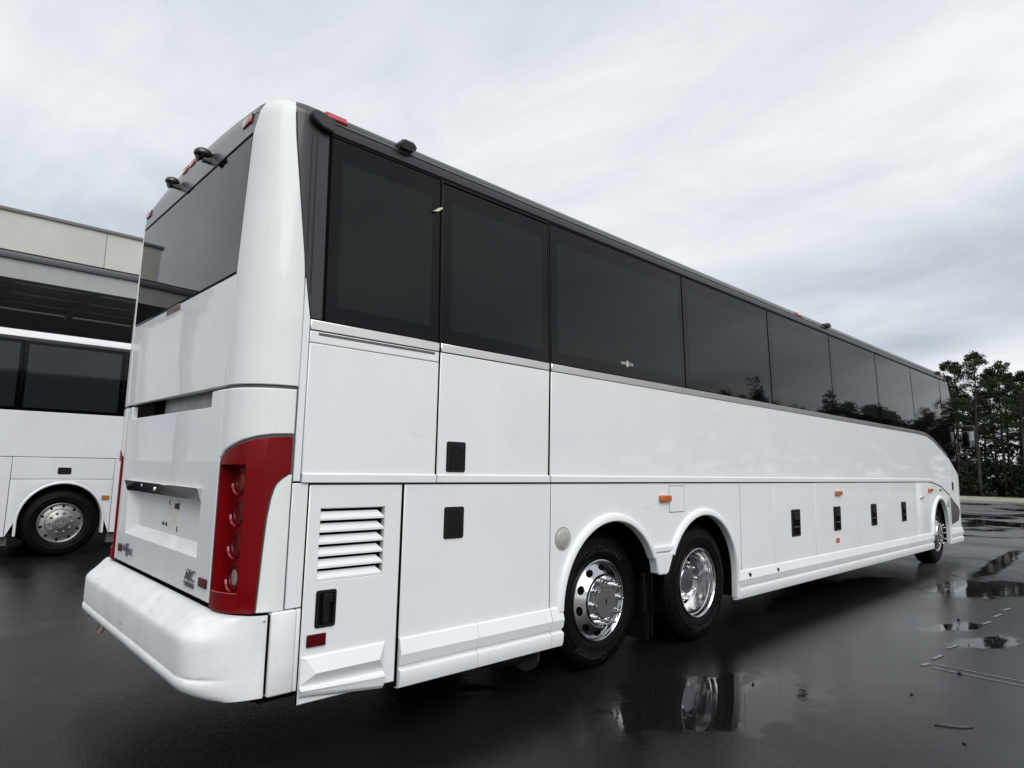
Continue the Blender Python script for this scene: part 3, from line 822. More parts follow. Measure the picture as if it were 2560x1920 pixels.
fp = side_patch('front_arch_panel', 11.023, 13.13, lambda x: max(ZS, af(x)), lambda x: belt(x) - .012, WHITE, xs=fx, ch=.003)
# entrance door round the front corner
side_patch('entrance_door', 13.15, 13.84, lambda x: ZS, lambda x: min(glz(x) - .02, 1.86), WHITE, nu=12)
bm = bmesh.new(); poly_prism(bm, [(13.16, 1.128), (13.70, .92), (13.80, .83), (13.66, .662), (13.16, .608)], -.004, .01)
finish('door_dark_panel', bm, GREYP, bus)
bm = bmesh.new(); poly_prism(bm, rrect(13.33, 13.42, 1.24, 1.39, .02), -.008, .01)
finish('door_handle', bm, PLAST, bus)
# fuel flap
boxo('fuel_flap', (3.702, 3.934, -.004, .01, 1.140, 1.362), WHITE, quarter, bev=.003)
boxo('fuel_flap_gap', (3.697, 3.939, -.0012, .008, 1.135, 1.367), SEAM, quarter)
# wheel-arch lips
def arch_lip(name, xc, rx0, rz0, rx1, rz1, a0, a1, zc=.50, legs=None):
    bm = bmesh.new(); rows = []
    n = 48
    pts = []
    if legs and legs[0] is not None: pts.append(('L', legs[0]))
    for k in range(n + 1): pts.append(('A', radians(a0 + (a1 - a0) * k / n)))
    if legs and legs[1] is not None: pts.append(('R', legs[1]))
    for kind, a in pts:
        if kind == 'A': ca, sa, base = cos(a), sin(a), zc
        else:
            ca = -1 if kind == 'L' else 1; sa = 0; base = a
        row = []
        for (q, o) in ((1.0, .001), (.93, .012), (.80, .022), (.45, .031), (.12, .030), (0.0, .022), (-.02, .0), (-.02, -.04)):
            rx = rx0 + (rx1 - rx0) * q; rz = rz0 + (rz1 - rz0) * q
            row.append(bm.verts.new((xc + rx * ca, -o, base + rz * sa)))
        rows.append(row)
    for i in range(len(rows) - 1):
        for j in range(len(rows[0]) - 1):
            bm.faces.new((rows[i][j], rows[i][j + 1], rows[i + 1][j + 1], rows[i + 1][j]))
    for rr in (rows[0], rows[-1]): bm.faces.new(rr)
    return finish(name, bm, WHITE, bus, ang=40)
arch_lip('arch_lip', 2.905, .590, .595, .652, .663, 180, 27, legs=(.532, None))
arch_lip('arch_lip', 4.265, .590, .595, .652, .663, 153, 0, legs=(None, .285))
arch_lip('arch_lip', 12.39, .520, .588, .592, .655, 180, 0, legs=(.532, .28))
# filler between the rear arches
bm = bmesh.new(); poly_prism(bm, [(3.440, .806), (3.733, .802), (3.690, .735), (3.650, .640), (3.625, .626), (3.515, .630), (3.492, .645), (3.470, .735)], -.024, .06)
bmesh.ops.bevel(bm, geom=[e for e in bm.edges if e.verts[0].co.y < -.02 and e.verts[1].co.y < -.02], offset=.008, segments=2, affect='EDGES')
finish('arch_filler', bm, WHITE, bus, ang=40)
bm = bmesh.new(); poly_prism(bm, [(3.425, .862), (3.752, .860), (3.735, .812), (3.440, .814)], -.026, .03)
bmesh.ops.bevel(bm, geom=[e for e in bm.edges if e.verts[0].co.y < -.02 and e.verts[1].co.y < -.02], offset=.008, segments=2, affect='EDGES')
finish('arch_filler', bm, WHITE, bus, ang=40)
# skirts
SKP = [(.530, -.03), (.530, .004), (.522, .014), (.445, .036), (.388, .024), (.380, .010), (.362, .009), (.354, .028), (.346, .030), (.300, .027), (.266, .018), (.258, .004), (.258, -.03)]
def skirt(x0, x1, ends=True, prof=SKP, parent=bus, slope=0):
    bm = bmesh.new()
    rows = []
    xs = [x0, x0 + .004, x1 - .004, x1]
    for i, x in enumerate(xs):
        rows.append([bm.verts.new((x, -o if i in (1, 2) else -(o - .004), z)) for z, o in prof])
    for i in range(3):
        for j in range(len(prof) - 1):
            bm.faces.new((rows[i][j], rows[i][j + 1], rows[i + 1][j + 1], rows[i + 1][j]))
    bm.faces.new(rows[0]); bm.faces.new(rows[-1][::-1])
    return finish('skirt_panel', bm, WHITE, parent, ang=18)
skirt(.946, 1.519); skirt(1.522, 2.188); skirt(2.194, 2.312)
for (a, b) in flank: skirt(a, b)
skirt(11.022, 11.80); skirt(13.19, 13.86); skirt(4.858, 4.983)
skirt(12.915, 13.16)
# the bevelled skirt of the vent door
bm = bmesh.new()
o_ = [(.358, .527, .006), (.848, .527, .006), (.845, .392, .008), (.358, .392, .008)]
i_ = [(.385, .519, .013), (.842, .519, .013), (.802, .447, .038), (.432, .447, .038)]
vo = [bm.verts.new((x, -y, z)) for x, z, y in o_]; vi = [bm.verts.new((x, -y, z)) for x, z, y in i_]
for k in range(4): bm.faces.new((vo[k], vo[(k + 1) % 4], vi[(k + 1) % 4], vi[k]))
bm.faces.new(vi)
w0 = [(.392, .008), (.376, .006), (.360, .026), (.350, .030), (.335, .026), (.300, .018), (.283, .004), (.283, -.03)]
A = [bm.verts.new((.358, -o, z + .052 * max(0, min(1, (.392 - z) / .10)))) for z, o in w0]; C_ = [bm.verts.new((.845, -o, z)) for z, o in w0]
for j in range(len(w0) - 1): bm.faces.new((A[j], A[j + 1], C_[j + 1], C_[j]))
bk = [bm.verts.new((x, .01, z)) for x, z, y in o_]
for k in range(3): bm.faces.new((vo[k], vo[(k + 1) % 4], bk[(k + 1) % 4], bk[k]))
finish('skirt_panel', bm, WHITE, vent, smooth=False)
# lift-point plugs
for (x, z) in ((5.10, .478), (5.735, .470)):
    bm = bmesh.new(); lathe(bm, [(0, .022), (-.012, .020), (-.014, .001)], (x, -.022, z), 20); finish('lift_plug', bm, PLAST, bus)
# handles
def handle(x0, x1, z0, z1, parent, kind, m=None):
    bm = bmesh.new()
    poly_prism(bm, rrect(x0, x1, z0, z1, .014), -.008, .006)
    bmesh.ops.bevel(bm, geom=[e for e in bm.edges if e.verts[0].co.y < -.007 and e.verts[1].co.y < -.007], offset=.004, segments=2, affect='EDGES')
    h = finish('handle', bm, PLAST, parent, ang=40)
    w = x1 - x0; e = z1 - z0
    if kind == 'flush':
        boxo('paddle', (x0 + w * .17, x1 - w * .12, -.012, -.006, z0 + e * .12, z1 - e * .10), BLACK, h, bev=.003)
        boxo('lock', (x1 - w * .33, x1 - w * .12, -.017, -.008, z1 - e * .30, z1 - e * .13), PLAST, h, bev=.003)
    elif kind == 'pull':
        boxo('recess_floor', (x0 + w * .15, x1 - w * .12, -.0095, -.004, z0 + e * .10, z1 - e * .08), VOID, h)
        boxo('grip', (x0 + w * .32, x0 + w * .62, -.020, -.006, z0 + e * .12, z1 - e * .10), PLAST, h, bev=.004)
        boxo('lock', (x0 + w * .40, x0 + w * .72, -.026, -.008, z1 - e * .32, z1 - e * .10), PLAST, h, bev=.003)
    else:
        boxo('recess_floor', (x0 + w * .18, x1 - w * .14, -.0095, -.004, z0 + e * .08, z1 - e * .08), VOID, h, bev=.002)
        boxo('paddle', (x0 + w * .22, x1 - w * .18, -.018, -.006, z0 + e * .60, z1 - e * .10), PLAST, h, bev=.005)
        boxo('paddle_edge', (x0 + w * .22, x1 - w * .18, -.014, -.007, z0 + e * .33, z0 + e * .37), mat('worn_plastic_edge', (.07, .07, .075), .4), h, bev=.002)
handle(1.236, 1.390, 1.058, 1.250, big, 'flush')
handle(1.238, 1.388, 1.462, 1.650, pB, 'flush')
handle(.424, .540, .658, .846, vent, 'pull')
for d, (a, b) in zip((doors[1], doors[2], doors[3], doors[4]), ((6.170, 6.405), (7.420, 7.650), (8.795, 9.027), (10.175, 10.408))):
    handle(a, b, .787, 1.088, d, 'tall')
# lamps and reflectors on the flank
boxo('reflector', (.384, .489, -.012, .0, .571, .632), REDL, vent, bev=.004)
def amber(x0, x1, z0, z1, parent):
    o = boxo('side_marker', (x0, x1, -.030, .0, z0, z1), AMBER, parent, bev=.007)
    return o
amber(3.54, 3.70, 1.232, 1.287, quarter); amber(7.49, 7.685, 1.228, 1.283, doors[2])
boxo('reflector', (7.468, 7.578, -.010, .0, .640, .696), mat('orange_reflector', (.55, .10, .02), .3, coat=.8), doors[2], bev=.005)
amber(11.70, 11.92, 1.226, 1.281, fp)
bm = bmesh.new(); lathe(bm, [(.002, .076), (-.006, .074), (-.010, .066), (-.012, .064), (-.018, .045), (-.021, .001)], (2.318, 0, .998), 32); finish('round_lens', bm, GREYLENS, quarter)
bm = bmesh.new(); lathe(bm, [(.002, .084), (-.005, .083), (-.005, .074)], (2.318, 0, .998), 32); finish('lens_rim', bm, mat('dull_rim', (.32, .32, .31), .4), quarter)
bm = bmesh.new(); lathe(bm, [(.002, .07), (-.010, .064), (-.014, .001)], (12.96, 0, 1.0), 24); finish('round_lens', bm, GREYLENS, fp)
boxo('vent_slit', (12.44, 12.58, -.004, .006, 1.232, 1.262), PLAST, fp, bev=.003)
bm = bmesh.new(); poly_prism(bm, [(11.19, 1.128), (11.39, 1.128), (11.33, 1.148), (11.25, 1.148)], -.03, .0); finish('chrome_hook', bm, CHROME, fp)

# --- far (left) side, simply panelled
side_patch('left_flank', .35, 13.6, .30, 2.2, WHITE, mirror=True, nu=20)
side_patch('left_window_band', .376, 13.6, 2.26, 3.332, FRIT, mirror=True, nu=20)
# --- front end
bm = bmesh.new()
t0, t1 = T(13.84), L + LS + LF + 1.0
patch(bm, rectfn(t0, t1, .30, 1.55), [0] + [(RF * radians(a)) / (t1 - t0) for a in range(15, 91, 15)] + [1], lin(2), edges='')
patch(bm, rectfn(t0, t1, .30, 1.55), [0] + [(RF * radians(a)) / (t1 - t0) for a in range(15, 91, 15)] + [1], lin(2), edges='', mirror=True)
raw('front_panel', bm, WHITE, bus)
bm = bmesh.new()
patch(bm, rectfn(t0, t1, 1.555, 3.40), [0] + [(RF * radians(a)) / (t1 - t0) for a in range(15, 91, 15)] + [1], lin(14), edges='')
patch(bm, rectfn(t0, t1, 1.555, 3.40), [0] + [(RF * radians(a)) / (t1 - t0) for a in range(15, 91, 15)] + [1], lin(14), edges='', mirror=True)
raw('windscreen', bm, FRIT, bus)
# mirror on its arm
bm = bmesh.new(); tube(bm, [(14.05, .16, 1.90), (14.25, .06, 1.93), (14.52, -.06, 1.96), (14.56, -.09, 2.05)], [.04, .035, .03, .025], 10)
arm = finish('mirror_arm', bm, PLAST, bus)
bm = bmesh.new(); box(bm, 14.50, 14.62, -.205, .035, 2.05, 2.535, bev=.045, seg=4)
hd = finish('mirror_head', bm, PLAST, bus, ang=50)
boxo('mirror_glass', (14.494, 14.51, -.180, .010, 2.09, 2.41), mat('mirror_glass', (.32, .34, .34), .06, metal=1.0), hd, bev=.02)

# --- wheels
def wheel(xc, y0, zc, style, r_t=.522, parent=bus, sgn=1, text=True, emblem=False, alloy=ALLOY):
    """sgn=+1: outer face looks towards -y. The rim is the part; tyre, hub, nuts are its pieces"""
    c = (xc, y0, zc)
    bm = bmesh.new()
    if style == 'convex':
        P = [(.05, .300), (.012, .308), (.004, .313), (-.004, .310), (-.006, .304), (.0, .298), (.018, .292), (.020, .284), (.010, .272), (-.020, .225), (-.036, .204), (-.050, .200), (-.056, .196), (-.056, .190), (-.048, .186), (-.046, .12), (-.046, .001)]
    elif style == 'flat':
        P = [(.05, .300), (.012, .306), (.002, .306), (-.003, .300), (.004, .290), (.022, .280), (.024, .265), (.016, .245), (.010, .205), (-.004, .196), (-.010, .185), (-.010, .12), (-.016, .11), (-.030, .105), (-.034, .09), (-.034, .001)]
    else:
        P = [(.05, .300), (.012, .308), (.004, .313), (-.004, .310), (-.006, .304), (.0, .297), (.02, .291), (.045, .289), (.05, .282), (.075, .279), (.10, .274), (.18, .268), (.20, .255), (.205, .235), (.19, .205), (.165, .195), (.16, .19), (.16, .001)]
    lathe(bm, P, c, 72, sgn)
    rim = finish('wheel', bm, alloy, parent, ang=35)
    rb = r_t
    bm = bmesh.new()
    TP = [(.06, .285), (.02, .300), (.006, .316), (.004, .322), (-.004, .335), (-.010, .352), (-.013, .375), (-.0125, .40), (-.015, .403), (-.015, .408), (-.012, .411), (-.008, .44), (.000, .470), (.010, .490), (.013, .491), (.020, .503), (.034, .515), (.05, .521), (.10, .522), (.102, .512), (.112, .512), (.114, .522), (.16, .522), (.162, .512), (.172, .512), (.174, .522), (.25, .520), (.275, .505), (.29, .47), (.295, .40), (.26, .32), (.25, .29)]
    TP = [(d, r * rb / .522) for d, r in TP]
    lathe(bm, TP, c, 80, sgn, clampz=-DZ)
    ty = finish('tyre', bm, TYRE, rim, ang=50)
    # hand holes
    nh = 10
    for k in range(nh):
        a = 2 * pi * (k + .35) / nh
        if style == 'convex': rr, dd, til, s1, s2 = .250, -.006, radians(32), .036, .027
        elif style == 'flat': rr, dd, til, s1, s2 = .257, .0185, radians(12), .024, .020
        else: rr, dd, til, s1, s2 = .235, .203, radians(-10), .034, .024
        bm = bmesh.new()
        vs_ = []
        for q in range(16):
            b = 2 * pi * q / 16
            lr = s2 * cos(b); lt = s1 * sin(b)
            if style == 'flat': lr, lt = s1 * cos(b), s2 * sin(b)
            rad_ = rr + lr * cos(til); dep = dd + lr * sin(til) - .0016
            vs_.append(bm.verts.new((xc + rad_ * cos(a) - lt * sin(a), y0 + sgn * dep, zc + rad_ * sin(a) + lt * cos(a))))
        bm.faces.new(vs_)
        finish('hand_hole', bm, VOID, rim)
    # hub and nuts
    bm = bmesh.new()
    if style == 'convex':
        lathe(bm, [(-.044, .138), (-.052, .134), (-.054, .126), (-.066, .124), (-.072, .120), (-.072, .001)], c, 40, sgn); hm = HUBG
    elif style == 'flat':
        lathe(bm, [(-.030, .085), (-.040, .083), (-.044, .078), (-.044, .066), (-.042, .064), (-.042, .001)], c, 40, sgn); hm = HUBG
    else:
        lathe(bm, [(.16, .138), (.15, .134), (.145, .120), (.118, .118), (.112, .112), (.112, .001)], c, 40, sgn); hm = ALLOY
    finish('hub', bm, hm, rim, ang=35)
    if style == 'convex':
        boxo('hub_slot', (xc - .006, xc + .006, y0 - sgn * .0735 - .001, y0 - sgn * .0735 + .001, zc - .02, zc + .02), BLACK, rim)
    nd = {'convex': -.046, 'flat': -.010, 'deep': .16}[style]
    ln = {'convex': .068, 'flat': .022, 'deep': .05}[style]
    for k in range(10):
        a = 2 * pi * (k + .1) / 10; rr = .165 if style != 'flat' else .152
        bm = bmesh.new()
        q = 1.0 if style != 'flat' else .9
        lathe(bm, [(nd + .002, .025 * q), (nd - .008, .025 * q), (nd - .010, .019 * q), (nd - ln * .55, .0185 * q), (nd - ln * .6, .012 * q), (nd - ln * .9, .012 * q), (nd - ln, .007 * q), (nd - ln, .0005)], (xc + rr * cos(a), y0, zc + rr * sin(a)), 12, sgn)
        finish('lug_nut', bm, CHROME if style != 'flat' else HUBG, rim, ang=40)
    if emblem:
        bm = bmesh.new()
        for k in range(3):
            a = pi / 2 + 2 * pi * k / 3
            p = [(xc + .056 * cos(a), zc + .056 * sin(a)), (xc + .012 * cos(a + pi / 3), zc + .012 * sin(a + pi / 3)), (xc, zc), (xc + .012 * cos(a - pi / 3), zc + .012 * sin(a - pi / 3))]
            poly_prism(bm, p, y0 - sgn * .0475, y0 - sgn * .042)
        rg = []
        lathe(bm, [(-.043, .062), (-.047, .062), (-.047, .056), (-.043, .056)], c, 32, sgn)
        finish('hub_emblem', bm, ALU, rim)
    if text:
        for s, ang, rr, up, sz in text:
            me = text_mesh(s, sz, .0, 1.08)
            for v in me.vertices:
                r_ = rr + (v.co.y if up else -v.co.y)
                a = ang + (-v.co.x / rr if up else v.co.x / rr)
                dep = -.016
                for (d0, r0), (d1, r1) in zip(TP, TP[1:]):
                    if r0 <= r_ <= r1: dep = d0 + (d1 - d0) * (r_ - r0) / (r1 - r0) - .0012; break
                v.co = Vector((xc + r_ * cos(a), y0 + sgn * min(dep, -.003), zc + r_ * sin(a)))
            me.update()
            link('tyre_lettering', me, TYRET, rim)
    return rim
TXT = [('Conti Coach HA3', radians(84), .395, True, .062), ('Continental', radians(255), .425, True, .075)]
TXT2 = [('Conti Coach HA3', radians(-72), .41, False, .062), ('Continental', radians(28), .425, True, .07)]
wheel(2.905, .135, .477, 'convex', text=TXT)
wheel(4.268, .065, .477, 'deep', text=TXT2)
wheel(12.39, .075, .477, 'convex', text=[])
for x, st_ in ((2.905, 'convex'), (4.268, 'deep'), (12.39, 'convex')):
    wheel(x, BW - .10, .477, st_, sgn=-1, text=[])
bm = bmesh.new(); lathe(bm, [(.42, .30), (.40, .5), (.42, .52), (.68, .52), (.70, .5), (.68, .3)], (4.268, 0, .477), 48, clampz=-DZ); finish('inner_dual_tyre', bm, TYRE, bus)
# arch liners and axles
for xc, rx in ((2.905, .60), (4.265, .60), (12.39, .55)):
    bm = bmesh.new()
    n = 24; prev = None
    for k in range(-1, n + 2):
        a = pi * min(max(k, 0), n) / n; zb = .29 if k in (-1, n + 1) else .47
        p = [bm.verts.new((xc + rx * cos(a), y, zb + rx * 1.03 * sin(a))) for y in (.045, .75, 1.85, 2.55)]
        if prev:
            for q in range(3): bm.faces.new((prev[q], prev[q + 1], p[q + 1], p[q]))
        prev = p
    finish('wheel_well', bm, VOID, bus)
    boxo('axle', (xc - .07, xc + .07, .40, 2.2, .42, .54), VOID, bus, bev=.02)
# re-cut the core so that the wheel wells stay open
bpy.data.objects.remove(me_core)
bm = bmesh.new()
for (x0, x1) in ((.17, 2.29), (4.88, 11.80), (12.98, 13.62)):
    box(bm, x0, x1, .035, 2.565, .34, 2.20)
box(bm, 2.29, 4.88, .035, 2.565, 1.14, 2.20); box(bm, 11.80, 12.98, .035, 2.565, 1.12, 2.20)
box(bm, 3.46, 3.70, .05, 2.55, .66, 1.14)
box(bm, .17, 13.3, .09, 2.51, 2.20, 3.38)
box(bm, .25, 13.4, .30, 2.30, .26, .36)
finish('underbody', bm, VOID, bus, smooth=False)
# mud flaps
boxo('mud_flap', (3.50, 3.512, .09, .45, .08, .62), BLACK, bus)
boxo('flap_bracket', (3.46, 3.50, .10, .14, .30, .64), PLAST, bus, bev=.004)
boxo('flap_bracket', (3.535, 3.545, .07, .10, .12, .64), PLAST, bus)
bm = bmesh.new(); poly_prism(bm, [(.10, .26), (.36, .26), (.36, .10), (.30, .07), (.22, .06), (.14, .10), (.10, .16)], 2.18, 2.20, 'yz')
finish('mud_flap', bm, mat('dusty_rubber', (.035, .037, .038), .8, var=(30, .4)), bus)
bm = bmesh.new(); tube(bm, [(1.7, .2, .20), (2.05, .17, .17), (2.18, .20, .2)], .03, 8); finish('exhaust_pipe', bm, BLACK, bus)

# ================================================================== NEIGHBOURING COACH
NY = 9.13
nb = thing('coach_bus', 'white coach with dark windows behind the tail of the nearer coach, star-badged hub', 'bus', (0, 0, 0))
NS = flat_side(NY)
def npatch(name, x0, x1, zlo, zhi, m, parent=nb, xs=None, **k):
    bm = bmesh.new()
    lo = zlo if callable(zlo) else (lambda x: zlo)
    hi = zhi if callable(zhi) else (lambda x: zhi)
    us = lin(1) if xs is None else [(x - x0) / (x1 - x0) for x in xs]
    patch(bm, lambda u, v: (x0 + (x1 - x0) * u, lo(x0 + (x1 - x0) * u) * (1 - v) + hi(x0 + (x1 - x0) * u) * v), us, lin(1), surf=NS, **k)
    return raw(name, bm, m, parent)
NW = mat('neighbour_white_paint', (.66, .675, .70), .42, coat=.5, var=(1.5, .04), streak=(18, .35, (.45, .44, .42)))
XE, XN = -1.62, 11.2
npatch('body_panel', XE, XN, 1.497, 2.196, NW)
na = arch_z(.735, .585, .62, .50)
nx = sorted([.05, 1.40] + cosx(.735, .5849, 32))
nx = [x for x in nx if .05 <= x <= 1.40]
npatch('arch_panel', .05, 1.400, lambda x: max(.298, na(x)), 1.152, NW, xs=nx)
nf = npatch('filler_flap', .05, 1.400, 1.158, 1.488, NW)
npatch('luggage_door', XE, .042, .30, 1.488, NW)
for a, b in ((1.408, 3.0), (3.008, 5.2), (5.208, 7.4), (7.408, XN)): npatch('luggage_door', a, b, .30, 1.488, NW)
for a, b in ((XE + .02, .030), (.040, 1.405), (1.415, 3.4), (3.41, 5.4), (5.41, 7.4), (7.41, 9.4), (9.41, XN)):
    w = npatch('side_window', a, b, 2.205, 3.285, FRIT, ch=.005)
    npatch('clear_pane', a + .05, b - .05, 2.25, 3.235, mat('dark_blue_glass', (.014, .017, .022), .02, bump=(1.0, .1, .006)), parent=w, off=.0008, depth=0, edges='')
npatch('window_header', XE, XN, 3.288, 3.335, RAIL, off=-.002)
bm = bmesh.new()      # rounded white roof edge and roof
PR = [(0.0, 3.338), (.006, 3.37), (.03, 3.41), (.08, 3.445), (.2, 3.475), (.6, 3.50), (1.3, 3.51), (2.0, 3.50), (2.4, 3.475), (2.52, 3.445), (2.57, 3.40), (2.6, 3.338)]
A = [[bm.verts.new((x, NY + y, z)) for y, z in PR] for x in (XE, XN)]
for j in range(len(PR) - 1): bm.faces.new((A[0][j], A[0][j + 1], A[1][j + 1], A[1][j]))
finish('roof', bm, NW, nb)
bm = bmesh.new()      # end wall with rounded corners
poly = rrect(NY + .0, NY + 2.6, .30, 3.50, .16, 5)
poly_prism(bm, poly, XE - .03, XE + .01, 'yz')
bmesh.ops.bevel(bm, geom=[e for e in bm.edges if e.verts[0].co.x < XE - .02 and e.verts[1].co.x < XE - .02], offset=.025, segments=3, affect='EDGES')
finish('end_wall', bm, NW, nb, ang=40)
bm = bmesh.new(); poly_prism(bm, rrect(NY + .25, NY + 2.35, 1.5, 3.2, .12, 4), XE - .04, XE - .02, 'yz'); finish('end_window', bm, FRIT, nb)
bm = bmesh.new()
box(bm, XE + .02, .10, NY + .03, NY + 2.57, .33, 3.33); box(bm, 1.37, XN, NY + .03, NY + 2.57, .33, 3.33); box(bm, .10, 1.37, NY + .03, NY + 2.57, 1.14, 3.33)
box(bm, .1, 1.37, NY + .7, NY + 1.9, .3, 1.14)
finish('underbody', bm, VOID, nb, smooth=False)
def nlip():
    bm = bmesh.new(); rows = []
    for k in range(41):
        a = pi * (1 - k / 40); row = []
        for (q, o) in ((1, .001), (.85, .014), (.4, .022), (0, .016), (-.02, -.12)):
            row.append(bm.verts.new((.735 + (.555 + .035 * q) * cos(a), NY - o, .50 + (.585 + .04 * q) * sin(a) )))
        rows.append(row)
    for s, kx in ((0, -1), (1, 1)):
        row = [bm.verts.new((.735 + kx * (.555 + .035 * q), NY - o, .302)) for (q, o) in ((1, .001), (.85, .014), (.4, .022), (0, .016), (-.02, -.12))]
        rows = [row] + rows if s == 0 else rows + [row]
    for i in range(len(rows) - 1):
        for j in range(4): bm.faces.new((rows[i][j], rows[i][j + 1], rows[i + 1][j + 1], rows[i + 1][j]))
    return finish('arch_lip', bm, NW, nb, ang=40)
nlip()
wheel(.745, NY + .06, .475, 'flat', parent=nb, text=[], emblem=True, alloy=mat('brushed_rim', (.36, .36, .35), .36, metal=.9, var=(30, .1)))
wheel(7.3, NY + .06, .475, 'flat', parent=nb, text=[], alloy=MATS['brushed_rim'])
wheel(8.7, NY + .06, .475, 'flat', parent=nb, text=[], alloy=MATS['brushed_rim'])
for xx in (.745, 7.3, 8.7): wheel(xx, NY + 2.5, .475, 'flat', parent=nb, text=[], sgn=-1, alloy=MATS['brushed_rim'])
bm = bmesh.new(); poly_prism(bm, rrect(.628, .808, 1.233, 1.338, .02), NY - .006, NY + .01); finish('flap_handle', bm, PLAST, nf)
bm = bmesh.new(); poly_prism(bm, rrect(1.255, 1.365, .835, .895, .012), NY - .025, NY + .01)
finish('side_marker', bm, mat('brown_amber', (.36, .13, .02), .2, coat=1), nb)
bm = bmesh.new(); box(bm, XE + .2, .1, NY + .1, NY + .2, .16, .29); box(bm, 1.40, 4, NY + .08, NY + .2, .13, .29); finish('chassis_rail', bm, mat('grey_chassis', (.09, .09, .09), .7), nb)

# ================================================================== BUILDING
CY, WY = 14.0, 20.0
bx0, bx1 = -4.3, 46.0
bd = thing('building', 'beige concrete-panel service building with open dark-edged canopy behind the coaches', 'building', (0, 0, 0))
CONC = mat('beige_concrete', (.42, .41, .375), .85, var=(.8, .06), bump=(40, .15, .004), streak=(3, .18, (.30, .29, .27)))
FASC = mat('slate_fascia', (.05, .055, .07), .45, coat=.2)
BEAM = mat('grey_steel_beam', (.30, .315, .315), .55, var=(2, .06))
DECK = mat('shaded_deck', (.62, .62, .63), .7)
jx = [bx0 + .02, -1.2, 2.87, 6.95, 11.0, 15.1, 19.2, 23.3, 27.4, 31.5, 35.6, 39.7, bx1]
for a, b in zip(jx, jx[1:]):
    boxo('wall_panel', (a + .008, b - .008, WY, WY + .2, 5.82, 8.58), CONC, bd, bev=.012)
boxo('joint_filler', (bx0 + .1, bx1 - .1, WY + .03, WY + .15, 5.85, 8.5), mat('joint_grey', (.2, .195, .18), .8), bd)
boxo('coping', (bx0 - .05, bx1 + .05, WY - .06, WY + .26, 8.585, 8.68), mat('dark_coping', (.12, .118, .115), .6), bd, bev=.01)
boxo('side_wall', (bx0, bx0 + .2, WY + .22, WY + 18, -DZ, 8.58), CONC, bd)
boxo('canopy_fascia', (bx0, bx1, CY, CY + .1, 5.735, 5.885), FASC, bd, bev=.008)
boxo('canopy_fascia', (bx0, bx0 + .1, CY + .12, WY - .02, 5.735, 5.885), FASC, bd, bev=.008)
boxo('canopy_cap', (bx0 - .02, bx1, CY - .02, CY + .14, 5.89, 5.90), mat('dark_drip_edge', (.02, .021, .025), .5), bd)
boxo('canopy_beam', (bx0 + .05, bx1, CY + .06, CY + .11, 5.335, 5.73), BEAM, bd)
boxo('canopy_beam', (bx0 + .05, bx1, CY + .02, CY + .18, 5.305, 5.33), BEAM, bd)
boxo('canopy_deck', (bx0 + .1, bx1, CY + .14, WY - .02, 5.74, 5.80), DECK, bd)
k = 0
x = -3.2
while x < bx1 - 1:
    boxo('canopy_joist', (x - .035, x + .035, CY + .12, WY - .02, 5.56, 5.735), mat('dark_steel', (.50, .50, .51), .6), bd)
    x += 1.745
for kk in range(4):
    y = CY + 1.1 + kk * 1.25
    boxo('canopy_purlin', (bx0 + .2, bx1, y - .02, y + .02, 5.70, 5.738), MATS['dark_steel'], bd)
for x in (-3.9, 9.3, 22.5, 35.7):
    boxo('canopy_column', (x - .12, x + .12, CY + .2, CY + .44, -DZ, 5.30), BEAM, bd, bev=.01)
# deep open bays behind the canopy
boxo('bay_back_wall', (bx0 + .2, bx1, WY + 14, WY + 14.2, -DZ, 8.5), DECK, bd)
boxo('bay_ceiling', (bx0 + .2, bx1, WY + .25, WY + 13.9, 5.74, 5.80), DECK, bd)
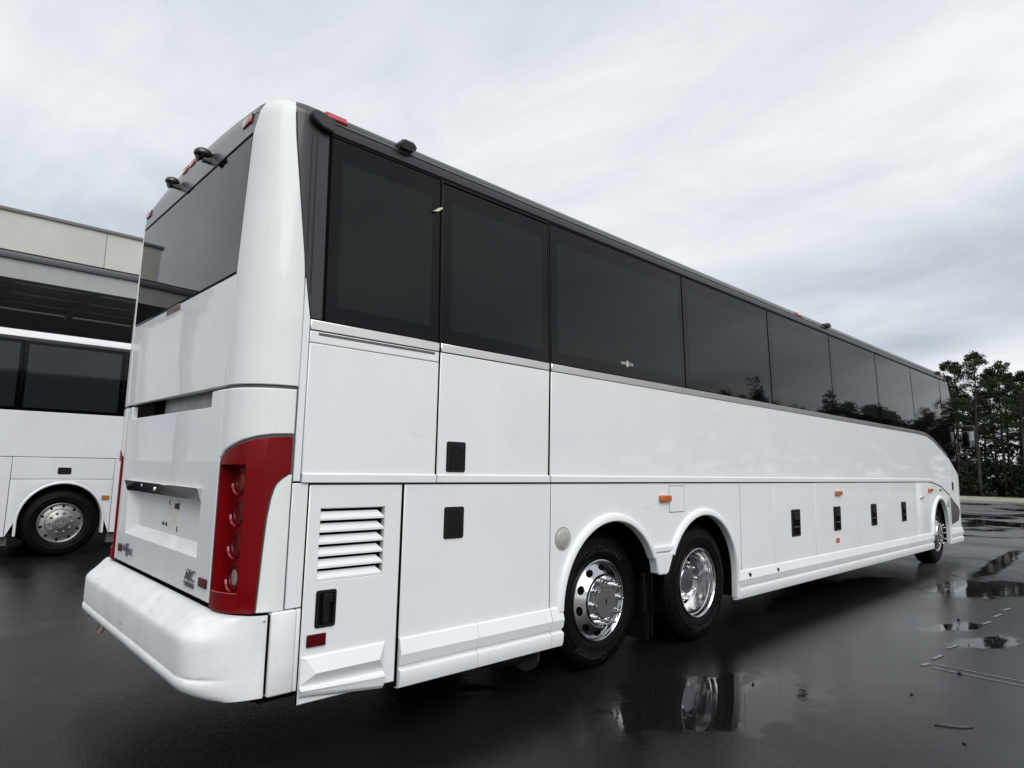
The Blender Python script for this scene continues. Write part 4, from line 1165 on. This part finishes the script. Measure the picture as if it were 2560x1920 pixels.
# ================================================================== GROUND
def ground_mat():
    m = bpy.data.materials.new('wet_asphalt'); m.use_nodes = True
    t = m.node_tree; b = t.nodes['Principled BSDF']; nn = t.nodes.new; lk = t.links.new
    co = nn('ShaderNodeTexCoord')
    def noise(scale, det=4, rough=.55, dist=0, sc=(1, 1, 1), loc=(0, 0, 0)):
        mpp = nn('ShaderNodeMapping'); mpp.inputs['Scale'].default_value = sc; mpp.inputs['Location'].default_value = loc
        lk(co.outputs['Object'], mpp.inputs[0])
        n = nn('ShaderNodeTexNoise'); n.inputs['Scale'].default_value = scale; n.inputs['Detail'].default_value = det
        n.inputs['Roughness'].default_value = rough; n.inputs['Distortion'].default_value = dist
        lk(mpp.outputs[0], n.inputs[0]); return n.outputs[0]
    def math(op, a, b_=None, c=None, clamp=False):
        n = nn('ShaderNodeMath'); n.operation = op; n.use_clamp = clamp
        for i, v in enumerate((a, b_, c)):
            if v is None: continue
            if isinstance(v, (int, float)): n.inputs[i].default_value = v
            else: lk(v, n.inputs[i])
        return n.outputs[0]
    def ramp(s, a, b_):
        n = nn('ShaderNodeMapRange'); n.clamp = True; n.interpolation_type = 'SMOOTHSTEP'
        lk(s, n.inputs[0]); n.inputs[1].default_value = a; n.inputs[2].default_value = b_
        return n.outputs[0]
    sp = nn('ShaderNodeSeparateXYZ'); lk(co.outputs['Object'], sp.inputs[0])
    X, Y = sp.outputs[0], sp.outputs[1]
    wob = noise(1.7, 5, .62); wob2 = math('SUBTRACT', wob, .5); wobf = noise(9.0, 4, .6)
    # standing water: hollows at known places on the lot plus scattered ones
    pud = None
    for (cx, cy, rx, ry, rot) in PUDDLES:
        c, s = cos(radians(rot)), sin(radians(rot))
        ax = math('SUBTRACT', X, cx); ay = math('SUBTRACT', Y, cy)
        px = math('DIVIDE', math('ADD', math('MULTIPLY', ax, c), math('MULTIPLY', ay, s)), rx)
        py = math('DIVIDE', math('SUBTRACT', math('MULTIPLY', ay, c), math('MULTIPLY', ax, s)), ry)
        d = math('SQRT', math('ADD', math('MULTIPLY', px, px), math('MULTIPLY', py, py)))
        d = math('ADD', d, math('ADD', math('MULTIPLY', wob2, 1.5), math('MULTIPLY', math('SUBTRACT', wobf, .5), .55)))
        e = ramp(d, 1.14, .66)
        pud = e if pud is None else math('MAXIMUM', pud, e)
    far = ramp(noise(.16, 5, .62, .6, (1, 1.0, 1), (7, 3, 0)), .53, .57)
    dist = ramp(X, 13.0, 20.0)
    pud = math('MAXIMUM', pud, math('MULTIPLY', far, dist))
    pud = math('MAXIMUM', pud, math('MULTIPLY', ramp(noise(.35, 5, .6, .4, (1, 1, 1), (2, 9, 0)), .66, .69), .9))
    fine = noise(190, 2, .7); mid = noise(38, 4, .65); big = noise(.55, 5, .6, .5); dry = ramp(big, .40, .62)
    agg = nn('ShaderNodeTexVoronoi'); agg.inputs['Scale'].default_value = 75
    lk(co.outputs['Object'], agg.inputs[0])
    inv0 = math('SUBTRACT', 1.0, pud)
    # colour
    mixc = nn('ShaderNodeMix'); mixc.data_type = 'RGBA'
    lk(mid, mixc.inputs[0]); mixc.inputs[6].default_value = (.004, .004, .0044, 1); mixc.inputs[7].default_value = (.011, .011, .012, 1)
    mix2 = nn('ShaderNodeMix'); mix2.data_type = 'RGBA'
    lk(ramp(agg.outputs['Distance'], .12, .03), mix2.inputs[0]); lk(mixc.outputs[2], mix2.inputs[6]); mix2.inputs[7].default_value = (.11, .105, .098, 1)
    mix3 = nn('ShaderNodeMix'); mix3.data_type = 'RGBA'          # paler tarmac out on the open lot: dry patches plus sky sheen painted in
    dry_sheen = math('MULTIPLY', math('MULTIPLY', ramp(X, 8.0, 16.0), ramp(noise(.22, 5, .6, .5, (1, 1, 1), (4, 1, 0)), .36, .56)), inv0)
    lk(dry_sheen, mix3.inputs[0]); lk(mix2.outputs[2], mix3.inputs[6]); mix3.inputs[7].default_value = (.105, .107, .113, 1)
    lk(mix3.outputs[2], b.inputs['Base Color'])
    # gloss: film of water, smoother where it stands
    rr = math('ADD', math('ADD', math('SUBTRACT', .24, math('MULTIPLY', ramp(X, 2.6, 4.6), .14)), math('MULTIPLY', ramp(X, 10.0, 18.0), .38)), math('MULTIPLY', dry, .09))
    rr = math('ADD', rr, math('MULTIPLY', math('SUBTRACT', mid, .5), .10))
    inv = math('SUBTRACT', 1.0, pud)
    rg = math('ADD', math('MULTIPLY', rr, inv), math('MULTIPLY', pud, .018))
    lk(rg, b.inputs['Roughness'])
    b.inputs['IOR'].default_value = 1.28
    b.inputs['Specular IOR Level'].default_value = .5
    # relief
    h = math('ADD', math('MULTIPLY', fine, .5), math('ADD', math('MULTIPLY', mid, .7), math('MULTIPLY', agg.outputs['Distance'], .6)))
    h = math('MULTIPLY', h, inv)
    rip = noise(5.5, 3, .5, .3, (1, 2.2, 1))
    h2 = math('ADD', h, math('MULTIPLY', math('MULTIPLY', rip, pud), math('MULTIPLY', ramp(X, 5.5, 9.0), .9)))
    bp = nn('ShaderNodeBump'); bp.inputs['Strength'].default_value = .42; bp.inputs['Distance'].default_value = .0023
    lk(h2, bp.inputs['Height']); lk(bp.outputs[0], b.inputs['Normal'])
    return m
PUDDLES = [(3.0, -.80, .98, .50, -10), (9.9, -1.05, 1.3, .55, -14), (6.5, -1.72, .55, .22, -20), (6.9, -1.35, .5, .16, -20), (13.5, -.62, 3.2, .17, 3), (8.2, .2, 2.0, .35, 0), (15.5, -2.2, 4.0, .35, -4)]
bm = bmesh.new()
S_ = 600
v4 = [bm.verts.new(p) for p in ((-S_, -S_, -DZ), (S_, -S_, -DZ), (S_, S_, -DZ), (-S_, S_, -DZ))]
bm.faces.new(v4)
grd = finish('ground', bm, ground_mat(), smooth=False)
grd['kind'] = 'structure'
# worn painted lines
def paint_mat():
    m = mat('worn_white_paint', (.15, .15, .155), .45, var=(25, .7))
    return m
def stripe(name, pts, h=.004):
    bm = bmesh.new()
    v = [bm.verts.new((x, y, -DZ + h)) for x, y in pts]
    bm.faces.new(v)
    o = finish(name, bm, paint_mat(), grd, smooth=False)
    return o
stripe('painted_line', [(5.18, -1.56), (5.195, -1.56), (5.225, -3.6), (5.205, -3.6)])
stripe('painted_line', [(5.045, -1.58), (5.062, -1.58), (5.085, -3.6), (5.065, -3.6)])
stripe('painted_dash', [(5.05, -1.49), (5.17, -1.51), (5.17, -1.55), (5.05, -1.53)])
for (a, b) in ((5.33, 5.56), (5.84, 6.06), (7.30, 7.52), (7.83, 8.08), (8.34, 8.58)):
    stripe('painted_dash', [(a, -1.50), (b, -1.525), (b + .0, -1.555), (a, -1.53)])
# flat dark sliver of debris and a few specks on the asphalt
DEB = mat('wet_debris', (.012, .012, .013), .35)
bm = bmesh.new(); poly_prism(bm, [(3.66, -1.925), (3.755, -1.99), (3.80, -2.09), (3.795, -2.105), (3.735, -2.06), (3.70, -2.01)], -DZ + .0, -DZ + .006, 'xy')
tag(finish('bark_strip', bm, DEB), 'thin dark pointed strip lying on the wet asphalt beyond the painted lines', 'debris')
rng = random.Random(4)
specks = [(3.48, -2.12, .014, 'dark pebble nearest the camera on the bare asphalt at lower right'), (4.20, -1.66, .012, 'small dark pebble between the painted lines and the wheel puddle'), (7.31, -1.29, .02, 'small dark pebble beside the row of painted dashes'), (5.05, -1.77, .017, 'small dark pebble lying on the double painted line')]
for (x, y, r_, lb) in specks:
    bm = bmesh.new(); bmesh.ops.create_icosphere(bm, subdivisions=2, radius=r_)
    for v in bm.verts: v.co = Vector((v.co.x * rng.uniform(.8, 1.2), v.co.y * rng.uniform(.7, 1.1), v.co.z * .55)) + Vector((x, y, -DZ + r_ * .5))
    tag(finish('pebble', bm, DEB), lb, 'pebble')

# verge and wood floor, beyond the far edge of the lot
EA = radians(100)
ED = Vector((cos(EA), sin(EA), 0)); EN = Vector((cos(radians(10)), sin(radians(10)), 0))
E0 = Vector((48.6, 6.7, 0))
def sheet(name, a0, a1, n0, n1, z, m, h=0):
    bm = bmesh.new()
    c = [E0 + ED * a + EN * n for a, n in ((a0, n0), (a0, n1), (a1, n1), (a1, n0))]
    top = [bm.verts.new((p.x, p.y, z)) for p in c]; bm.faces.new(top)
    bot = [bm.verts.new((p.x, p.y, -DZ - .02)) for p in c]
    for i in range(4): bm.faces.new((top[i], bot[i], bot[(i + 1) % 4], top[(i + 1) % 4]))
    o = finish(name, bm, m, smooth=False); o['kind'] = 'structure'; return o
sheet('kerb', -200, 200, -.35, .0, .06, mat('concrete_kerb', (.38, .37, .34), .8, var=(3, .1)))
sheet('grass_verge', -200, 200, 0.02, 9, .03, mat('dry_grass_verge', (.30, .285, .20), .95, var=(1.2, .25), bump=(60, .6, .03)))
sheet('forest_floor', -200, 200, 9.02, 120, .035, mat('leaf_litter', (.035, .032, .02), .95, var=(1, .4)))

# ================================================================== TREES
NEED = mat('pine_needles', (.026, .043, .016), .7, spec=.25, var=(.5, .35))
NEED2 = mat('yellow_green_needles', (.045, .058, .016), .7, spec=.25, var=(.5, .3))
BUSHM = mat('understory_leaves', (.022, .032, .013), .75, spec=.2, var=(.4, .4))
BARK = mat('pine_bark', (.036, .031, .027), .9, var=(6, .3), bump=(20, .6, .03))
def needle_cloud(bm, rng, c, rad, n, size, flat=.7):
    for _ in range(n):
        d = Vector((rng.gauss(0, 1), rng.gauss(0, 1), rng.gauss(0, 1) * flat))
        d = d.normalized() * rad * (rng.random() ** .45)
        d.z *= flat
        p = c + d
        q = Euler((rng.uniform(-1.2, 1.2), rng.uniform(-1.2, 1.2), rng.uniform(0, 6.28))).to_matrix()
        s = size * rng.uniform(.6, 1.3)
        a = bm.verts.new(p + q @ Vector((-s, -s * .35, 0))); b = bm.verts.new(p + q @ Vector((s, -s * .2, 0)))
        e = bm.verts.new(p + q @ Vector((s * .1, s * .6, 0)))
        bm.faces.new((a, b, e))
def make_pine(seed, H, bare):
    rng = random.Random(seed)
    tr = bmesh.new(); cr_ = bmesh.new()
    lean = Vector((rng.uniform(-.03, .03), rng.uniform(-.03, .03), 0))
    pts = [Vector((lean.x * H * k / 8 + rng.uniform(-.05, .05), lean.y * H * k / 8 + rng.uniform(-.05, .05), H * .97 * k / 8)) for k in range(9)]
    r0 = H * .0125
    tube(tr, [tuple(p) for p in pts], [r0 * (1.15 - .95 * k / 8) for k in range(9)], 8)
    nb_ = int(22 + H * 1.2)
    for k in range(nb_):
        f = bare + (1 - bare) * (k / nb_) ** .85
        h = H * f
        i = min(7, int(f / .97 * 8)); base = pts[i].lerp(pts[i + 1], min(1, f / .97 * 8 - i))
        rel = (f - bare) / (1 - bare)
        ln = H * (.17 * (1 - rel) ** .7 * (0.55 + .9 * min(1, rel * 3)) + .035) * rng.uniform(.55, 1.2)
        a = rng.uniform(0, 6.28) + k * 2.4
        up = rng.uniform(-.05, .35) + rel * .35
        tip = base + Vector((cos(a) * ln, sin(a) * ln, ln * up))
        midp = base.lerp(tip, .55) + Vector((0, 0, -ln * .05))
        tube(tr, [tuple(base), tuple(midp), tuple(tip)], [r0 * .28, r0 * .18, r0 * .07], 5, cap=False)
        for q in range(rng.randint(2, 3)):
            w = rng.uniform(.55, 1.05)
            c = base.lerp(tip, w) + Vector((rng.uniform(-.3, .3), rng.uniform(-.3, .3), rng.uniform(-.1, .35)))
            needle_cloud(cr_, rng, c, rng.uniform(.26, .52) * (1.0 if rel < .8 else .8), rng.randint(70, 105), .082)
    for q in range(4): needle_cloud(cr_, rng, pts[-1] + Vector((rng.uniform(-.2, .2), rng.uniform(-.2, .2), rng.uniform(-.3, .5))), .5, 40, .15)
    tm = bpy.data.meshes.new('trunk'); tr.to_mesh(tm); tr.free(); tm.materials.append(BARK)
    tm.polygons.foreach_set('use_smooth', [True] * len(tm.polygons))
    cmesh = bpy.data.meshes.new('crown'); cr_.to_mesh(cmesh); cr_.free()
    return tm, cmesh
PINES = [make_pine(11, 10.6, .38), make_pine(23, 11.2, .46), make_pine(37, 9.4, .36), make_pine(41, 10.2, .50), make_pine(59, 8.4, .40)]
def place(a, n, kind, scale, rot, label, group, yellow=False):
    tm, cmh = PINES[kind]
    p = E0 + ED * a + EN * n
    t = thing('pine_tree', label, 'tree', (p.x, p.y, .0), group)
    t.rotation_euler.z = rot; t.scale = (scale * .90, scale * .90, scale * .95)
    link('trunk', tm, BARK, t)
    o = bpy.data.objects.new('crown', cmh); COL.objects.link(o); o.parent = t
    if not cmh.materials: cmh.materials.append(NEED)
    o.material_slots[0].link = 'OBJECT'; o.material_slots[0].material = NEED2 if yellow else NEED
    return t
GRP = 'pine trees along the far edge of the lot'
front = [  # along the edge (positive = away to the left behind the coach), depth, kind, scale
    (-4.6, 11, 2, .98, 'pine cut by the right edge of the picture, lower crown than its neighbours'),
    (-3.2, 10, 3, .93, 'tall bare-trunked pine second from the right edge of the picture'),
    (-2.0, 12, 0, 1.00, 'yellowish green pine with full crown right of the coach mirror'),
    (-0.4, 10.5, 1, 1.02, 'tallest pine of the row with open crown above the coach mirror'),
    (0.9, 11.5, 3, 1.06, 'bare-trunked pine directly behind the coach mirror'),
    (2.3, 10.5, 2, 1.02, 'bushy pine showing just right of the coach windscreen'),
    ]
for i, (a, n, k, s, lb) in enumerate(front):
    place(a, n, k, s, i * 1.7, lb, GRP, yellow=(i == 2))
rng = random.Random(8)
BL = 'pine tree standing in the dim second row of the wood'
for i in range(18):
    place(-9.8 + i * .74 + rng.uniform(-.5, .5), rng.uniform(15, 22), rng.randrange(5), rng.uniform(.8, 1.12), rng.uniform(0, 6), BL, 'pines in the second row of the wood')
# understory: one dense uncountable mass of shrubs and saplings below the pines
def mass(name, label, spots, m, seed):
    rng = random.Random(seed); bm = bmesh.new()
    for (x, y, z, r_, n, s) in spots: needle_cloud(bm, rng, Vector((x, y, z)), r_, n, s, .8)
    me = bpy.data.meshes.new(name); bm.to_mesh(me); bm.free()
    o = link(name, me, m); o['kind'] = 'stuff'; o['label'] = label; o['category'] = 'undergrowth'
    return o
sp_ = []
for i in range(330):
    a = rng.uniform(-16, 26); n = rng.uniform(10.5, 26)
    p = E0 + ED * a + EN * n
    hmax = 3.9 if n > 14 else 2.8
    sp_.append((p.x, p.y, rng.uniform(.2, hmax), rng.uniform(.8, 1.5), 130, .22))
mass('undergrowth', 'dark tangle of shrubs filling the wood below the pines', sp_, BUSHM, 5)
# the wood goes on round the lot to the right, far off, as one mass
sp2 = []; 
for i in range(2300):
    deg = rng.uniform(-44, 4.5); az = radians(deg); d = 66 + rng.uniform(0, 12)
    top = lerp_tab([(-44, 11), (-34, 12.1), (-22, 11.6), (-17, 9.7), (-11, 8.9), (-7, 7.8), (5, 7.6)], deg)
    top += .9 * sin(az * 47) + .8 * sin(az * 121 + 1) + .6 * sin(az * 260)
    h = top * rng.uniform(.04, 1) ** .6
    sp2.append((d * cos(az) - 1, d * sin(az) - 3, max(.8, h), rng.uniform(.45, 1.0), 60, .20))
mass('distant_woodland', 'far-off dark tree line around the right side of the lot', sp2, BUSHM, 6)

# ------------------------------------------------------------------ lift the whole place so that the asphalt lies at z = 0
for o in list(COL.objects):
    if o.parent is None and o.type in {'MESH', 'EMPTY'}:
        o.location.z += DZ
